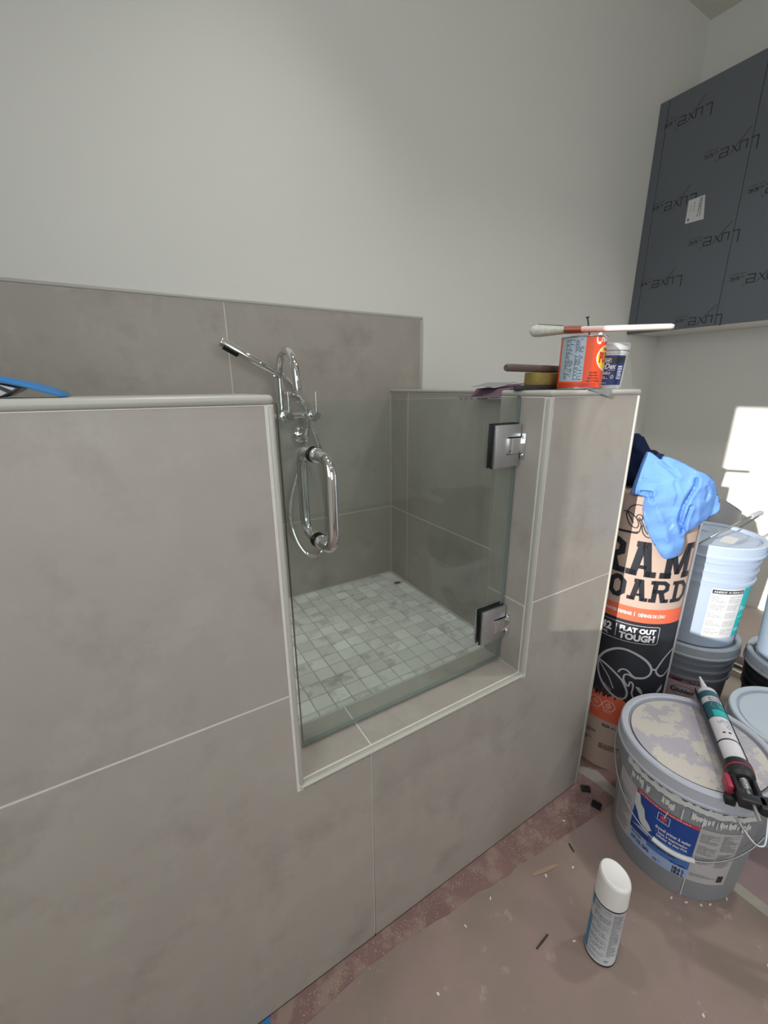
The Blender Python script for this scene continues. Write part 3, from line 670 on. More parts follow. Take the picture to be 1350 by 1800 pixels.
# pair at the right edge
FX, FY = 1.82, -0.30
fb, _ = pail('paint_bucket', 'black paint-spattered bucket at the right edge under a pale bucket', (FX, FY, 0.0), 0.130, 0.145, 0.376, mPailBlack, mPailBlack, lid_mat=mat('spattered_lid', '#a9b0b8', 0.6, layers=[('#55585e', 18, 0.60, 0.03, 8)]), collar='ribs')
ft, _ = pail('paint_bucket', 'pale bucket with beige drips on the black bucket at the right edge', (FX+0.004, FY, 0.3805), 0.130, 0.145, 0.376, mPailBlue, mPailBlue)
dr = MB()
for i in range(9):
    th = math.radians(150+i*8+rnd.uniform(-3, 3)); zt = 0.24+rnd.uniform(-0.03, 0.10); L_ = rnd.uniform(0.02, 0.06)
    dr.tube([(0.143*math.cos(th), 0.143*math.sin(th), zt), (0.141*math.cos(th+.05), 0.141*math.sin(th+.05), zt-L_*0.6), (0.139*math.cos(th), 0.139*math.sin(th), zt-L_)], [0.012, 0.009, 0.004], 8)
dr.build('dried_drips', mDrip, ft, smooth=60)
# one more pail just outside the frame, mirrored in the glass door
pail('paint_bucket', 'plain white lidded bucket seen only as a reflection in the glass', (1.46, -0.88, 0.0), 0.130, 0.145, 0.342, mSprayW, mSprayW)

# ------------------------------------------------------------------ printed roll of floor board
RX, RY, RR, RH = 1.352, 0.055, 0.142, 0.966
roll = thing('floor_protection_roll', 'tall upright roll of printed floor protection board with black and orange lettering', 'paper roll', (RX, RY, 0.0))
MB().lathe([(0.045, 0.0), (RR, 0.0), (RR, RH), (0.045, RH)], 128, closed=True).build('board', mKraft, roll, smooth=35)
spb = MB(); n = 420
for i in range(n):
    a = i*2*PI*7/n; r_ = 0.050+0.088*i/n
    spb.v.append((r_*math.cos(a), r_*math.sin(a), RH+0.0004)); spb.v.append((r_*math.cos(a), r_*math.sin(a), RH+0.0022))
for i in range(n-1): spb.f.append((2*i, 2*i+2, 2*i+3, 2*i+1)); spb.m.append(0)
spb.build('wound_edge', mKraft, roll)
rf = lambda lift: on_cyl(-150, RR, None, 1, lift)
U = lambda deg: math.radians(deg+150)*RR
def rp_(pr_, name, m, lift, cut=0.006): return pr_.build(name, rf(lift), m, roll, cut)
rp_(Print().rect(U(-215), U(-75), 0.280, 0.580), 'black_field', mKraftInk, 0.0004)
ob = Print().rect(U(-215), U(-75), 0.578, 0.6255)
r3 = random.Random(3); top = []; u = U(-75)
while u > U(-215): top.append((u, 0.287+r3.uniform(-0.012, 0.010))); u -= 0.0035
rp_(ob, 'orange_band', mOrange, 0.0008); ob = Print()
ob.poly([(U(-215), 0.192), (U(-75), 0.190)]+top)
for i in range(140):
    u = r3.uniform(U(-200), U(-80)); v = 0.296+abs(r3.gauss(0, 0.010)); s_ = r3.uniform(0.0006, 0.002); ob.poly([(u, v), (u+s_*2, v+s_*.3), (u+s_, v+s_)])
rp_(ob, 'ragged_orange_band', mOrange, 0.0008)
ltr = Print()
def slab(ch, x, y, w, h, t):
    s_ = h*0.17; P = ltr
    def R_(a, b, c, d): P.rect(x+a, x+b, y+c, y+d)
    if ch == 'A':
        P.poly([(x+w*.10, y), (x+w*.10+t, y), (x+w*.5+t*.35, y+h), (x+w*.5-t*.75, y+h)]); P.poly([(x+w*.90-t, y), (x+w*.90, y), (x+w*.5+t*.75, y+h), (x+w*.5-t*.35, y+h)])
        R_(w*.30, w*.70, h*.22, h*.22+t*.62); R_(-w*.03, w*.38, 0, s_); R_(w*.62, w*1.03, 0, s_); R_(w*.22, w*.62, h-s_, h)
    if ch in 'RB':
        R_(w*.12, w*.12+t, 0, h); R_(0, w*.30, 0, s_); R_(0, w*.30, h-s_, h)
        c = t*.5; yb = h*.46
        P.stroke([(x+w*.12, y+h-c*.8), (x+w*.68, y+h-c*.8), (x+w*.86, y+h-c*1.8), (x+w*.86, y+yb+c*1.6), (x+w*.68, y+yb+c*.6), (x+w*.12, y+yb+c*.6)], t*.9)
        if ch == 'R':
            P.poly([(x+w*.45, y+yb), (x+w*.45+t*1.1, y+yb), (x+w*.80+t*.5, y), (x+w*.80-t*.7, y)]); R_(w*.62, w*1.05, 0, s_)
        else: P.stroke([(x+w*.12, y+c*.8), (x+w*.72, y+c*.8), (x+w*.90, y+c*1.8), (x+w*.90, y+yb-c), (x+w*.7, y+yb)], t*.9)
    if ch == 'M':
        R_(w*.10, w*.10+t, 0, h); R_(w*.90-t, w*.90, 0, h); R_(-w*.02, w*.32, 0, s_); R_(w*.68, w*1.02, 0, s_); R_(-w*.02, w*.22, h-s_, h); R_(w*.78, w*1.02, h-s_, h)
        P.poly([(x+w*.10, y+h), (x+w*.10+t*1.1, y+h), (x+w*.5+t*.4, y+h*.12), (x+w*.5-t*.4, y+h*.12)]); P.poly([(x+w*.90-t*1.1, y+h), (x+w*.90, y+h), (x+w*.5+t*.4, y+h*.12), (x+w*.5-t*.4, y+h*.12)])
    if ch in 'OD':
        c = t*.5; k = min(w, h)*.26; l = c+(w*.08 if ch == 'D' else 0)
        if ch == 'O': P.stroke([(x+c+k, y+c), (x+w-c-k, y+c), (x+w-c, y+c+k), (x+w-c, y+h-c-k), (x+w-c-k, y+h-c), (x+c+k, y+h-c), (x+c, y+h-c-k), (x+c, y+c+k)], t, True)
        else:
            P.stroke([(x+l, y+c*.9), (x+w-c-k, y+c*.9), (x+w-c, y+c+k), (x+w-c, y+h-c-k), (x+w-c-k, y+h-c*.9), (x+l, y+h-c*.9)], t*.9); R_(w*.12, w*.12+t, 0, h); R_(0, w*.3, 0, s_); R_(0, w*.3, h-s_, h)
def flush(name, kind=None):
    global ltr
    o = rp_(ltr, name, mKraftInk, 0.0011); ltr = Print()
    if kind: o['kind'] = kind
slab('R', U(-202), 0.728, U(-168.5)-U(-202), 0.108, 0.020); slab('A', U(-165.3), 0.728, U(-135.5)-U(-165.3), 0.108, 0.019); slab('M', U(-130), 0.728, U(-91.5)-U(-130), 0.108, 0.019)
flush('ram_lettering')
slab('B', U(-205), 0.649, U(-185)-U(-205), 0.070, 0.015); slab('O', U(-182), 0.6475, U(-162.5)-U(-182), 0.073, 0.0145); slab('A', U(-159.5), 0.649, U(-139)-U(-159.5), 0.070, 0.0135)
slab('R', U(-137.5), 0.649, U(-116)-U(-137.5), 0.070, 0.0135); slab('D', U(-112.5), 0.649, U(-90)-U(-112.5), 0.070, 0.0135)
flush('board_lettering')
for pl_ in ([(-0.0713,0.9176),(-0.0618,0.9186),(-0.0484,0.9139),(-0.036,0.9039),(-0.0289,0.8926),(-0.0264,0.8829),(-0.0295,0.8745),(-0.037,0.8741),(-0.0467,0.8796),(-0.0553,0.8917),(-0.061,0.9059),(-0.0618,0.9186)],
    [(-0.0618,0.9186),(-0.0487,0.9011),(-0.0399,0.8864)], [(-0.0595,0.9191),(-0.0554,0.9302),(-0.0466,0.9384),(-0.0363,0.9422),(-0.0246,0.9413),(-0.010,0.935),(0.002,0.920)],
    [(-0.0349,0.9041),(-0.0337,0.9107),(-0.0279,0.9144),(-0.0218,0.9117),(-0.0192,0.9021),(-0.0243,0.8973),(-0.0302,0.9013),(-0.0248,0.8934),(-0.0203,0.8841),(-0.0211,0.8685),(-0.0243,0.8614),(-0.0337,0.8593)],
    [(-0.0178,0.8846),(-0.016,0.8721),(-0.0115,0.8602),(-0.0029,0.8514),(0.0066,0.8499)], [(-0.0287,0.9054),(-0.0225,0.899),(-0.0152,0.8851),(-0.0076,0.8686),(0.0,0.8596)]):
    ltr.stroke([tuple(p) for p in spline([(a, b, 0) for a, b in pl_], 4)] and [(p.x, p.y) for p in spline([(a, b, 0) for a, b in pl_], 4)], 0.0028)
ltr.stroke([(-0.105, 0.866), (-0.073, 0.8575), (-0.030, 0.8585), (-0.024, 0.8615)], 0.0065)
flush('leaf_line_art')
ltr.text("100'", U(-204), 0.150, 0.026, width=0.056, bold=0.05).text('96,52', U(-162.2), 0.1685, 0.0105, width=0.023, bold=0.05).text('cm x 30,48 m', U(-151.5), 0.1685, 0.0085, width=0.052, bold=0.03)
flush('size_lettering', 'stuff')
ltr.lines(U(-184), U(-168), 0.118, 0.142, 0.006, 4).lines(U(-184), U(-170), 0.085, 0.105, 0.0055, 5).lines(U(-162), U(-133), 0.078, 0.100, 0.0036, 6)
flush('fine_print', 'stuff')
wt = Print()
wt.text('WATER DEFENSE', U(-181), 0.598, 0.0105, width=0.073, bold=0.025).rect(U(-149), U(-148.3), 0.5965, 0.6115).text("DÉFENSE DE L'EAU", U(-144.5), 0.598, 0.0105, width=0.075, bold=0.025)
rp_(wt, 'water_defense_lettering', mWhiteInk, 0.0012); wt = Print()
wt.text('42', U(-184), 0.530, 0.026, width=0.034, bold=0.04).text('MIL', U(-181.5), 0.514, 0.011, width=0.021)
wt.rect(U(-165.5), U(-165), 0.514, 0.558).text('FLAT OUT', U(-161.5), 0.541, 0.0165, width=0.099, bold=0.05).text('TOUGH', U(-161.5), 0.514, 0.0215, width=0.099, bold=0.05)
wt.stroke([(U(-190), 0.566), (U(-120), 0.566), (U(-117.5), 0.563), (U(-117.5), 0.510), (U(-120), 0.506), (U(-190), 0.506)], 0.0012)
rp_(wt, 'flat_out_tough_lettering', mWhiteInk, 0.0012); wt = Print()
for cx_ in (-0.0206, -0.060):
    wt.stroke([(cx_+0.0205*math.cos(PI/6+i*PI/3+PI/6), 0.2516+0.0205*math.sin(PI/6+i*PI/3+PI/6)) for i in range(6)], 0.0016, True)
    wt.stroke([(cx_-0.007, 0.246), (cx_-0.007, 0.254), (cx_, 0.262), (cx_+0.007, 0.254), (cx_+0.005, 0.246), (cx_, 0.243)], 0.0014, True).stroke([(cx_, 0.246), (cx_+0.001, 0.256)], 0.0013).rect(cx_-0.012, cx_+0.012, 0.226, 0.2272)
rp_(wt, 'hexagon_icons', mWhiteInk, 0.0012)
ram = Print()
for pl_, wd in (([(-0.0732,0.4106),(-0.0678,0.4254),(-0.0578,0.4434),(-0.0443,0.4588),(-0.0256,0.4725),(-0.0037,0.4773),(0.0191,0.472),(0.0435,0.4595),(0.0639,0.4428),(0.0772,0.4243),(0.0809,0.4092),(0.0769,0.3955),(0.0643,0.3857),(0.0496,0.3831),(0.0349,0.3835),(0.0227,0.3894)], .0072),
    ([(-0.0732,0.4106),(-0.0523,0.4044),(-0.0307,0.3927),(-0.0112,0.3779),(0.0037,0.3633),(0.0144,0.3438),(0.022,0.3246),(0.0216,0.3069),(0.013,0.2963),(-0.0013,0.2949),(-0.0202,0.3041),(-0.0407,0.3209),(-0.0572,0.3427),(-0.0679,0.3677),(-0.0723,0.3925),(-0.0732,0.4106)], .0062),
    ([(-0.0728,0.4077),(-0.0527,0.3847),(-0.0337,0.3602),(-0.0165,0.3249)], .003), ([(-0.0456,0.3339),(-0.0316,0.322),(-0.0217,0.3153)], .002),
    ([(-0.0108,0.3903),(-0.0076,0.4),(0.0006,0.4061),(0.0121,0.4043),(0.0268,0.3905),(0.04,0.3787)], .0052), ([(0.0131,0.3569),(0.0064,0.3701),(0.0064,0.3846),(0.014,0.3908),(0.0228,0.3883)], .0052),
    ([(0.0131,0.3569),(0.0229,0.3482),(0.0257,0.3643),(0.0343,0.3586),(0.0362,0.3397),(0.0356,0.324),(0.0436,0.3059),(0.050,0.298)], .005), ([(0.0785,0.4168),(0.0953,0.4152),(0.1035,0.4289),(0.1182,0.4517),(0.1371,0.4685),(0.1548,0.4768)], .0068),
    ([(0.0953,0.4152),(0.1,0.4014),(0.1148,0.3878),(0.1314,0.3854),(0.1445,0.3948),(0.1659,0.4103)], .0062), ([(0.1917,0.3815),(0.1654,0.3684),(0.1608,0.3433),(0.1725,0.3017)], .005)):
    sp_ = spline([(a, b, 0) for a, b in pl_], 5); ram = Print(); ram.stroke([(p.x, p.y) for p in sp_], wd); rp_(ram, 'emblem_line', mGreyInk, 0.0014)
for e_ in ([(0.0421,0.3515),(0.0551,0.3481),(0.0649,0.3352),(0.0681,0.3217),(0.0585,0.3271),(0.0489,0.3398)], [(0.1136,0.322),(0.1207,0.3376),(0.1364,0.3506),(0.1373,0.3301),(0.1244,0.3228)]):
    rp_(Print().poly(e_), 'emblem_eye', mGreyInk, 0.0014)
rp_(Print().rect(U(-88), U(-79), 0.02, RH-0.004), 'wrap_seam', mFilmWrap, 0.0018)

# ------------------------------------------------------------------ cloths lying over the roll
NV = Vector((-0.90299257, -0.42965616, 0)); UV = Vector((0.42965616, -0.90299257, 0)); RC = Vector((RX, RY, 0))
def seg_d(p, a, b):
    ab = b-a; t = max(0, min(1, (p-a).dot(ab)/max(1e-9, ab.dot(ab)))); return (p-(a+ab*t)).length
def cloth(name, label, outline, front, back, m, step=0.006, creases=(), cat='towel'):
    pl_ = spline([(a, b, 0) for a, b in outline]+[(outline[0][0], outline[0][1], 0)], 3)[:-1]
    P = [Vector((p.x, p.y)) for p in pl_]; nb = len(P)
    def inside(p):
        c = False; j = nb-1
        for i in range(nb):
            if (P[i].y > p.y) != (P[j].y > p.y) and p.x < (P[j].x-P[i].x)*(p.y-P[i].y)/(P[j].y-P[i].y)+P[i].x: c = not c
            j = i
        return c
    dist = lambda p: min(seg_d(p, P[i], P[(i+1) % nb]) for i in range(nb))
    pts = list(P); x0 = min(p.x for p in P); x1 = max(p.x for p in P); y0 = min(p.y for p in P); y1 = max(p.y for p in P)
    yy = y0; row = 0
    while yy < y1:
        xx = x0+(row % 2)*step/2
        while xx < x1:
            p = Vector((xx, yy))
            if inside(p) and dist(p) > step*0.45: pts.append(p)
            xx += step
        yy += step*0.87; row += 1
    vs, _, fs, *_r = delaunay_2d_cdt(pts, [(i, (i+1) % nb) for i in range(nb)], [], 1, 1e-6)
    cr = [([Vector(q) for q in c], dp, wd) for c, dp, wd in creases]
    b = MB(); nfr = len(vs); F = []; Bk = []
    for p in vs:
        d = dist(p); k = 0.0
        for c, dp, wd in cr:
            dd = min(seg_d(p, c[i], c[i+1]) for i in range(len(c)-1)); k -= dp*math.exp(-(dd/wd)**2); k += dp*0.22*math.exp(-((dd-wd*2.2)/(wd*1.4))**2)
        f0 = front(p.x, p.y, d)+k*min(1, d/0.008); b0 = back(p.x, p.y, d)
        if d < 1e-5: f0 = b0 = (f0+b0)/2 if abs(f0-b0) < 0.02 else f0-0.002
        F.append(RC+UV*p.x+NV*f0+Vector((0, 0, p.y))); Bk.append(RC+UV*p.x+NV*min(b0, f0-0.0005)+Vector((0, 0, p.y)))
    bnd = [i for i, p in enumerate(vs) if dist(p) < 1e-5]; bs = set(bnd)
    idx = {}; verts = list(F)
    for i in range(nfr):
        if i in bs: idx[i] = i
        else: idx[i] = len(verts); verts.append(Bk[i])
    b.add(verts, [tuple(f) for f in fs]+[tuple(idx[i] for i in reversed(f)) for f in fs if not all(i in bs for i in f)])
    o = b.build(name, m, smooth=85); return tag(o, label, cat)
def rollf(u): return math.sqrt(max(0.0, (RR+0.004)**2-u*u)) if abs(u) < RR else 0.0
sm_ = lambda a, b, x: (lambda t: t*t*(3-2*t))(max(0, min(1, (x-a)/(b-a))))
TOW = [(-0.022,1.09),(-0.028,1.089),(-0.032,1.075),(-0.036,1.056),(-0.04,1.034),(-0.044,1.01),(-0.046,0.993),(-0.048,0.977),(-0.031,0.974),(-0.013,0.97),(-0.013,0.963),(-0.013,0.948),(-0.011,0.929),(-0.003,0.9),(0.007,0.877),(0.024,0.847),(0.039,0.825),(0.055,0.803),(0.067,0.8),(0.082,0.805),(0.093,0.812),(0.098,0.825),(0.099,0.85),(0.096,0.867),(0.096,0.875),(0.098,0.878),(0.111,0.887),(0.127,0.9),(0.148,0.92),(0.165,0.935),(0.163,0.957),(0.156,0.976),(0.147,0.999),(0.14,1.016),(0.129,1.03),(0.113,1.042),(0.096,1.049),(0.07,1.062),(0.051,1.071),(0.031,1.079),(0.013,1.081),(0.009,1.072),(-0.004,1.08),(-0.014,1.087)]
def t_base(u, z):
    a = math.sqrt(max(0.0, 0.168**2-min(abs(u), 0.150)**2)); b = rollf(u)+0.003
    return max(a-0.012*0, b) if z > 0.0 else b
def t_front(u, z, d):
    top = sm_(0.99, 1.09, z)
    f = t_base(u, z)*(1-0.32*top) + 0.012*(1-math.exp(-d/0.02)) + 0.003*math.sin(u*95+z*40)+0.0015*math.sin(z*120-u*60)+0.0022*mnoise.noise(Vector((u*38, z*24, 0.3)))*min(1, d/0.01)+0.0010*mnoise.noise(Vector((u*110, z*70, 4.3)))*min(1, d/0.01)
    return f
def t_back(u, z, d):
    thick = 0.004+0.045*sm_(0.966, 1.03, z)*min(1, d/0.03)
    return max(t_front(u, z, d)-thick, rollf(u)+0.0015 if z < 0.972 else -0.14)
CRS = [([(0.097,1.026),(0.097,1.013),(0.088,0.987),(0.079,0.957),(0.077,0.933),(0.078,0.914),(0.09,0.88)], 0.016, 0.0045), ([(0.095,0.957),(0.092,0.931),(0.09,0.907),(0.092,0.883)], 0.014, 0.0035),
    ([(0.01,1.065),(0.031,1.051),(0.053,1.036)], 0.009, 0.004), ([(-0.026,1.019),(-0.002,1.021),(0.017,1.021)], 0.006, 0.0035), ([(-0.02,0.986),(0.0,0.988)], 0.014, 0.004), ([(0.0,0.984),(0.007,0.966)], 0.010, 0.0035),
    ([(0.129,1.019),(0.14,1.005),(0.15,0.991)], 0.006, 0.0035), ([(0.124,1.007),(0.129,0.997),(0.128,0.974)], 0.006, 0.0035), ([(0.05, 1.02), (0.062, 0.99), (0.062, 0.955)], 0.004, 0.004), ([(0.03, 0.93), (0.045, 0.90), (0.06, 0.86)], -0.004, 0.008), ([(0.11, 0.985), (0.117, 0.95), (0.12, 0.915)], -0.004, 0.007)]
cloth('towel', 'light blue cloth with white spots draped over the top of the printed roll', TOW, t_front, t_back, mTowel, 0.0030, CRS)
NAV = [(-0.122,1.107),(-0.1,1.125),(-0.065,1.131),(-0.055,1.13),(-0.042,1.117),(-0.026,1.094),(-0.013,1.08),(0.012,1.072),(0.027,1.051),(0.023,1.002),(-0.012,0.975),(-0.051,0.973),(-0.091,0.973),(-0.115,1.037)]
def n_front(u, z, d): return 0.030*sm_(0, 0.03, d)+0.024+0.004*math.sin(u*80+z*50)
cloth('jacket', 'dark navy garment bundled on top of the roll beneath the light blue cloth', NAV, n_front, lambda u, z, d: -0.06+0.02*math.sin(u*60), mNavy, 0.008, [([(-0.10, 1.085), (-0.05, 1.075), (-0.02, 1.05)], 0.006, 0.004), ([(-0.08, 1.04), (-0.06, 1.00)], 0.006, 0.005)], 'garment')

# grey underlay sheet standing as a loose scroll, and a cardboard tube
gs = thing('underlay_scroll', 'grey sheet standing in a loose scroll between the roll and the white bucket', 'sheet roll', (2.125, 0.137, 0.0))
b = MB(); n = 90
a_ = lambda t: math.radians(-20)+t*math.radians(560)
def scroll(i, z):
    t = i/n; a = math.radians(-20)+t*math.radians(560); r_ = 0.040+0.062*t
    return (r_*math.cos(a), r_*math.sin(a), z)
for i in range(n+1):
    t = i/n; zt = 0.800+0.045*math.cos(a_(t)-2.2)
    b.v.append(scroll(i, 0.0)); b.v.append(scroll(i, zt))
for i in range(n): b.f.append((2*i, 2*i+2, 2*i+3, 2*i+1)); b.m.append(0)
o = b.build('sheet', mGreyPaper, gs, smooth=60); md = o.modifiers.new('s', 'SOLIDIFY'); md.thickness = 0.003
ct = thing('cardboard_tube', 'grey cardboard tube standing open ended between the roll and the grey scroll', 'tube', (1.905, 0.095, 0))
MB().lathe([(0.019, 0), (0.027, 0), (0.027, 0.69), (0.019, 0.69)], 36, closed=True).build('tube_wall', mTubeCard, ct, smooth=40)

# ------------------------------------------------------------------ spray can on the floor
scn = thing('spray_can', 'white capped spray paint can standing on the pink floor', 'spray can', (0.760, -0.2965, 0.0014))
MB().lathe([(0, 0.004), (0.027, 0.003), (0.031, 0.0), (0.0338, 0.0015), (0.0338, 0.004), (0.0328, 0.006), (0.0328, 0.178), (0.0338, 0.180), (0.0338, 0.183), (0.031, 0.186), (0, 0.186)], 64).build('can_body', [mSprayLab], scn, smooth=35)
for z in (0.0008, 0.1785):
    MB().lathe([(0.0328, z), (0.0341, z+0.0005), (0.0343, z+0.0022), (0.0341, z+0.004), (0.0328, z+0.0045)], 64, closed=True).build('crimp_ring', mDarkMetal, scn, smooth=35)
Mx = Matrix.Identity(4)
cp = MB().lathe([(0.0325, 0.1835), (0.0337, 0.184), (0.0325, 0.238), (0.0315, 0.2445), (0.029, 0.2475), (0.026, 0.2478), (0.024, 0.2466), (0, 0.2466)], 64)
def slant(v):
    z = v[2]
    return (v[0], v[1], z + (z-0.184)/0.062*0.010*(v[0]*0.55+v[1]*-0.83)/-0.033) if z > 0.19 else v
cp.v = [slant(v) for v in cp.v]
cp.build('cap', mSprayW, scn, smooth=40)
SF = -159.0; us = lambda d: math.radians(d-SF)*0.0328
sf = lambda lift: on_cyl(SF, 0.0328, None, 1, lift)
sb = Print().rect(us(-232), us(-208), 0.010, 0.120).rect(us(-232), us(-212), 0.150, 0.176).build('blue_panel', sf(0.0003), mSprayBlue, scn, 0.003)
fp = Print()
for i, (z0, z1) in enumerate(((0.156, 0.174), (0.132, 0.152), (0.108, 0.128), (0.086, 0.104), (0.066, 0.082), (0.046, 0.062), (0.028, 0.042), (0.014, 0.024))):
    fp.lines(us(-203), us(-140), z0, z1, 0.0030, 30+i, 0.9, 0.4)
fp.lines(us(-134), us(-96), 0.034, 0.170, 0.0026, 77, 0.9, 0.4).ring(us(-133), 0.018, 0.003, 0.003, 0.001, 10).ring(us(-127), 0.018, 0.003, 0.003, 0.001, 10)
fp.build('fine_print', sf(0.0005), mInkG, scn)

# ------------------------------------------------------------------ caulking gun on the squat bucket
zt_ = BPH+0.008
A, B = Vector((1.338, -0.2035, zt_+0.0285)), Vector((1.118, -0.3555, zt_+0.0285))      # front and rear of the cartridge
dr_ = (B-A).normalized(); sd = Vector((-dr_.y, dr_.x, 0)); cg_o = (A+B)/2
gun = thing('caulking_gun', 'black caulking gun loaded with a white and teal cartridge lying on the squat bucket', 'caulking gun', (cg_o.x, cg_o.y, zt_))
def gl(o): o.location = (-cg_o.x, -cg_o.y, -zt_); return o
Lc = (B-A).length; M = zmat(A, B)
cart = gl(MB().lathe([(0, -0.006), (0.012, -0.005), (0.022, 0.0), (0.0242, 0.004), (0.0242, Lc-0.006), (0.0235, Lc), (0, Lc)], 48, 0, M).build('cartridge', mTubeW, gun, smooth=40))
tip = A-dr_*0.078; 
gl(MB().tube([A-dr_*0.004, A-dr_*0.012, A-dr_*0.045, tip], [0.0115, 0.0105, 0.0062, 0.0028], 20).build('nozzle', mNozzle, gun, smooth=50))
# wrap prints on the cartridge: u around, v along axis
Minv = M.to_3x3()
upv = Minv.inverted() @ Vector((0, 0, 1)); a0 = math.atan2(upv.y, upv.x)
def cf(lift):
    def fn(u, v):
        a = a0 + u/0.0242; return M @ Vector(((0.0242+lift)*math.cos(a), (0.0242+lift)*math.sin(a), v))
    return fn
Print().rect(-0.060, 0.060, 0.018, 0.043).rect(-0.060, 0.060, 0.066, 0.128).build('dark_teal_bands', cf(0.0003), mTealD, cart, 0.004)
tp = Print().rect(-0.030, 0.014, 0.101, 0.126)
for i in range(4): tp.stroke([(-0.026+i*0.007, 0.071), (-0.026+i*0.007, 0.091-i*0.003), (-0.004, 0.091-i*0.003)], 0.0024)
tp.stroke([(0.008, 0.072), (0.012, 0.082), (0.006, 0.092)], 0.0016)
tp.build('teal_pattern', cf(0.0006), mTeal, cart, 0.004)
Print().rect(-0.06, 0.06, 0.207, 0.2115).build('black_band', cf(0.0003), mInk, cart, 0.004)
def rotp(P0, t, u0, v0, size, width):      # text running across the cartridge
    Q = Print(); Q.text(t, 0, 0, size, width, 0.02); P0.add([(u0-x, v0-y) for x, y in Q.v], Q.f); return P0
ct_ = Print(); rotp(ct_, 'SILICONE', 0.012, 0.054, 0.0052, 0.030); rotp(ct_, 'SEALANT', 0.012, 0.063, 0.0052, 0.028)
Q = Print().lines(-0.013, 0.013, 0.0, 0.045, 0.0050, 5, 0.9, 0.25); ct_.add([(x, 0.136+y) for x, y in Q.v], Q.f)
ct_.ellipse(-0.004, 0.186, 0.0035, 0.003, 10).ellipse(0.008, 0.187, 0.004, 0.0025, 10)
ct_.build('cartridge_lettering', cf(0.0007), mInk, cart)['kind'] = 'stuff'
# half-round cradle, end cap, frame
cb = MB(); n = 20; vs = []; 
for rr__ in (0.0262, 0.0278):
    for zz in (-0.008, Lc+0.002):
        for i in range(n+1):
            a = a0+PI/2-0.22+(PI+0.44)*i/n; vs.append(M @ Vector((rr__*math.cos(a), rr__*math.sin(a), zz)))
N1 = n+1; fs = []
for i in range(n):
    fs += [(i, i+1, N1+i+1, N1+i), (2*N1+i, 3*N1+i, 3*N1+i+1, 2*N1+i+1), (i, 2*N1+i, 2*N1+i+1, i+1), (N1+i, N1+i+1, 3*N1+i+1, 3*N1+i)]
fs += [(0, N1, 3*N1, 2*N1), (n, 2*N1+n, 3*N1+n, N1+n)]
gl(cb.add(vs, fs).build('cradle', mBlackP, gun, smooth=40))
Mb = zmat(B+dr_*0.001, B+dr_*1)
ec = gl(MB().lathe([(0, 0), (0.0275, 0), (0.0290, 0.003), (0.0290, 0.016), (0.0275, 0.018), (0.0275, 0.022), (0.0285, 0.024), (0.0265, 0.036), (0.018, 0.042), (0, 0.042)], 40, 0, Mb).build('rear_cap', mBlackP, gun, smooth=35))
MB().lathe([(0.0278, 0.0182), (0.0287, 0.0186), (0.0287, 0.0212), (0.0278, 0.0216)], 40, 0, Mb, closed=True).build('red_ring', mRedPl, ec, smooth=35)
E0 = B+dr_*0.040
def loc3(a, b, c): return E0+dr_*a+sd*b+Vector((0, 0, c))      # along, sideways, up
def gbox(name, m, a0_, a1_, b0_, b1_, c0_, c1_, bev=0.002, parent=None):
    Mt = Matrix.Identity(4)
    for i in range(3): Mt[i][0], Mt[i][1], Mt[i][2], Mt[i][3] = dr_[i], sd[i], (0, 0, 1)[i], E0[i]
    o = MB().box(a0_, a1_, b0_, b1_, c0_, c1_, 0, Mt).build(name, m, parent or gun, bevel=bev)
    return o if parent else gl(o)
gl(MB().tube([loc3(-0.004, 0, 0.002), loc3(0.030, 0, 0.002), loc3(0.110, 0, 0.002)], 0.0042, 14).build('push_rod', mSteel, gun, smooth=50))
spr = [loc3(0.006+0.028*i/80, 0.0085*math.cos(i*0.6), 0.002+0.0085*math.sin(i*0.6)) for i in range(81)]
gl(MB().tube(spr, 0.0011, 6).build('spring', mSteel, gun, smooth=50))
gbox('yoke', mBlackP, -0.006, 0.060, -0.0235, -0.0150, -0.012, 0.010); gbox('yoke', mBlackP, -0.006, 0.060, 0.0150, 0.0235, -0.012, 0.010)
gbox('yoke_bridge', mBlackP, 0.050, 0.072, -0.0235, 0.0235, -0.012, 0.012)
# red ladder hook on the side nearest the roll's shadow side
hk = gbox('red_catch', mRedPl, 0.000, 0.040, -0.037, -0.025, -0.020, 0.008, 0.004)
gbox('rubber_foot', mBlackR, 0.034, 0.054, -0.040, -0.020, -0.034, -0.014, 0.003)
# handle and trigger leave the frame to the right, lying sideways
hd = -sd
hb = MB().prism([(0.045, 0.010), (0.080, 0.010), (0.086, 0.070), (0.104, 0.170), (0.060, 0.170), (0.052, 0.075), (0.040, 0.050)], lambda a, b: loc3(a, b, -0.010), lambda a, b: loc3(a, b, 0.012))
hb = gl(hb.build('handle', mBlackP, gun, bevel=0.004)); 
M = zmat(loc3(0.066, 0.052, 0.0118), loc3(0.066, 0.052, 1)); MB().lathe([(0, 0), (0.0065, 0), (0.0065, 0.002), (0.004, 0.0028), (0, 0.0028)], 20, 0, M).build('rivet', mSteel, hb, smooth=35)
gl(MB().prism([(0.030, 0.030), (0.046, 0.020), (0.052, 0.100), (0.040, 0.190), (0.028, 0.190), (0.036, 0.100)], lambda a, b: loc3(a, b, -0.014), lambda a, b: loc3(a, b, -0.004)).build('trigger', mSteel, gun, bevel=0.0015))
# wire ladder hook
wp = spline([loc3(0.040, 0.034, -0.010), loc3(0.056, 0.034, -0.026), loc3(0.088, 0.028, -0.062), loc3(0.097, 0.020, -0.072), loc3(0.092, 0.008, -0.073), loc3(0.074, -0.006, -0.064), loc3(0.055, -0.016, -0.056)], 8)
gl(MB().tube(wp, 0.0027, 10).build('wire_hook', mSteel, gun, smooth=60))

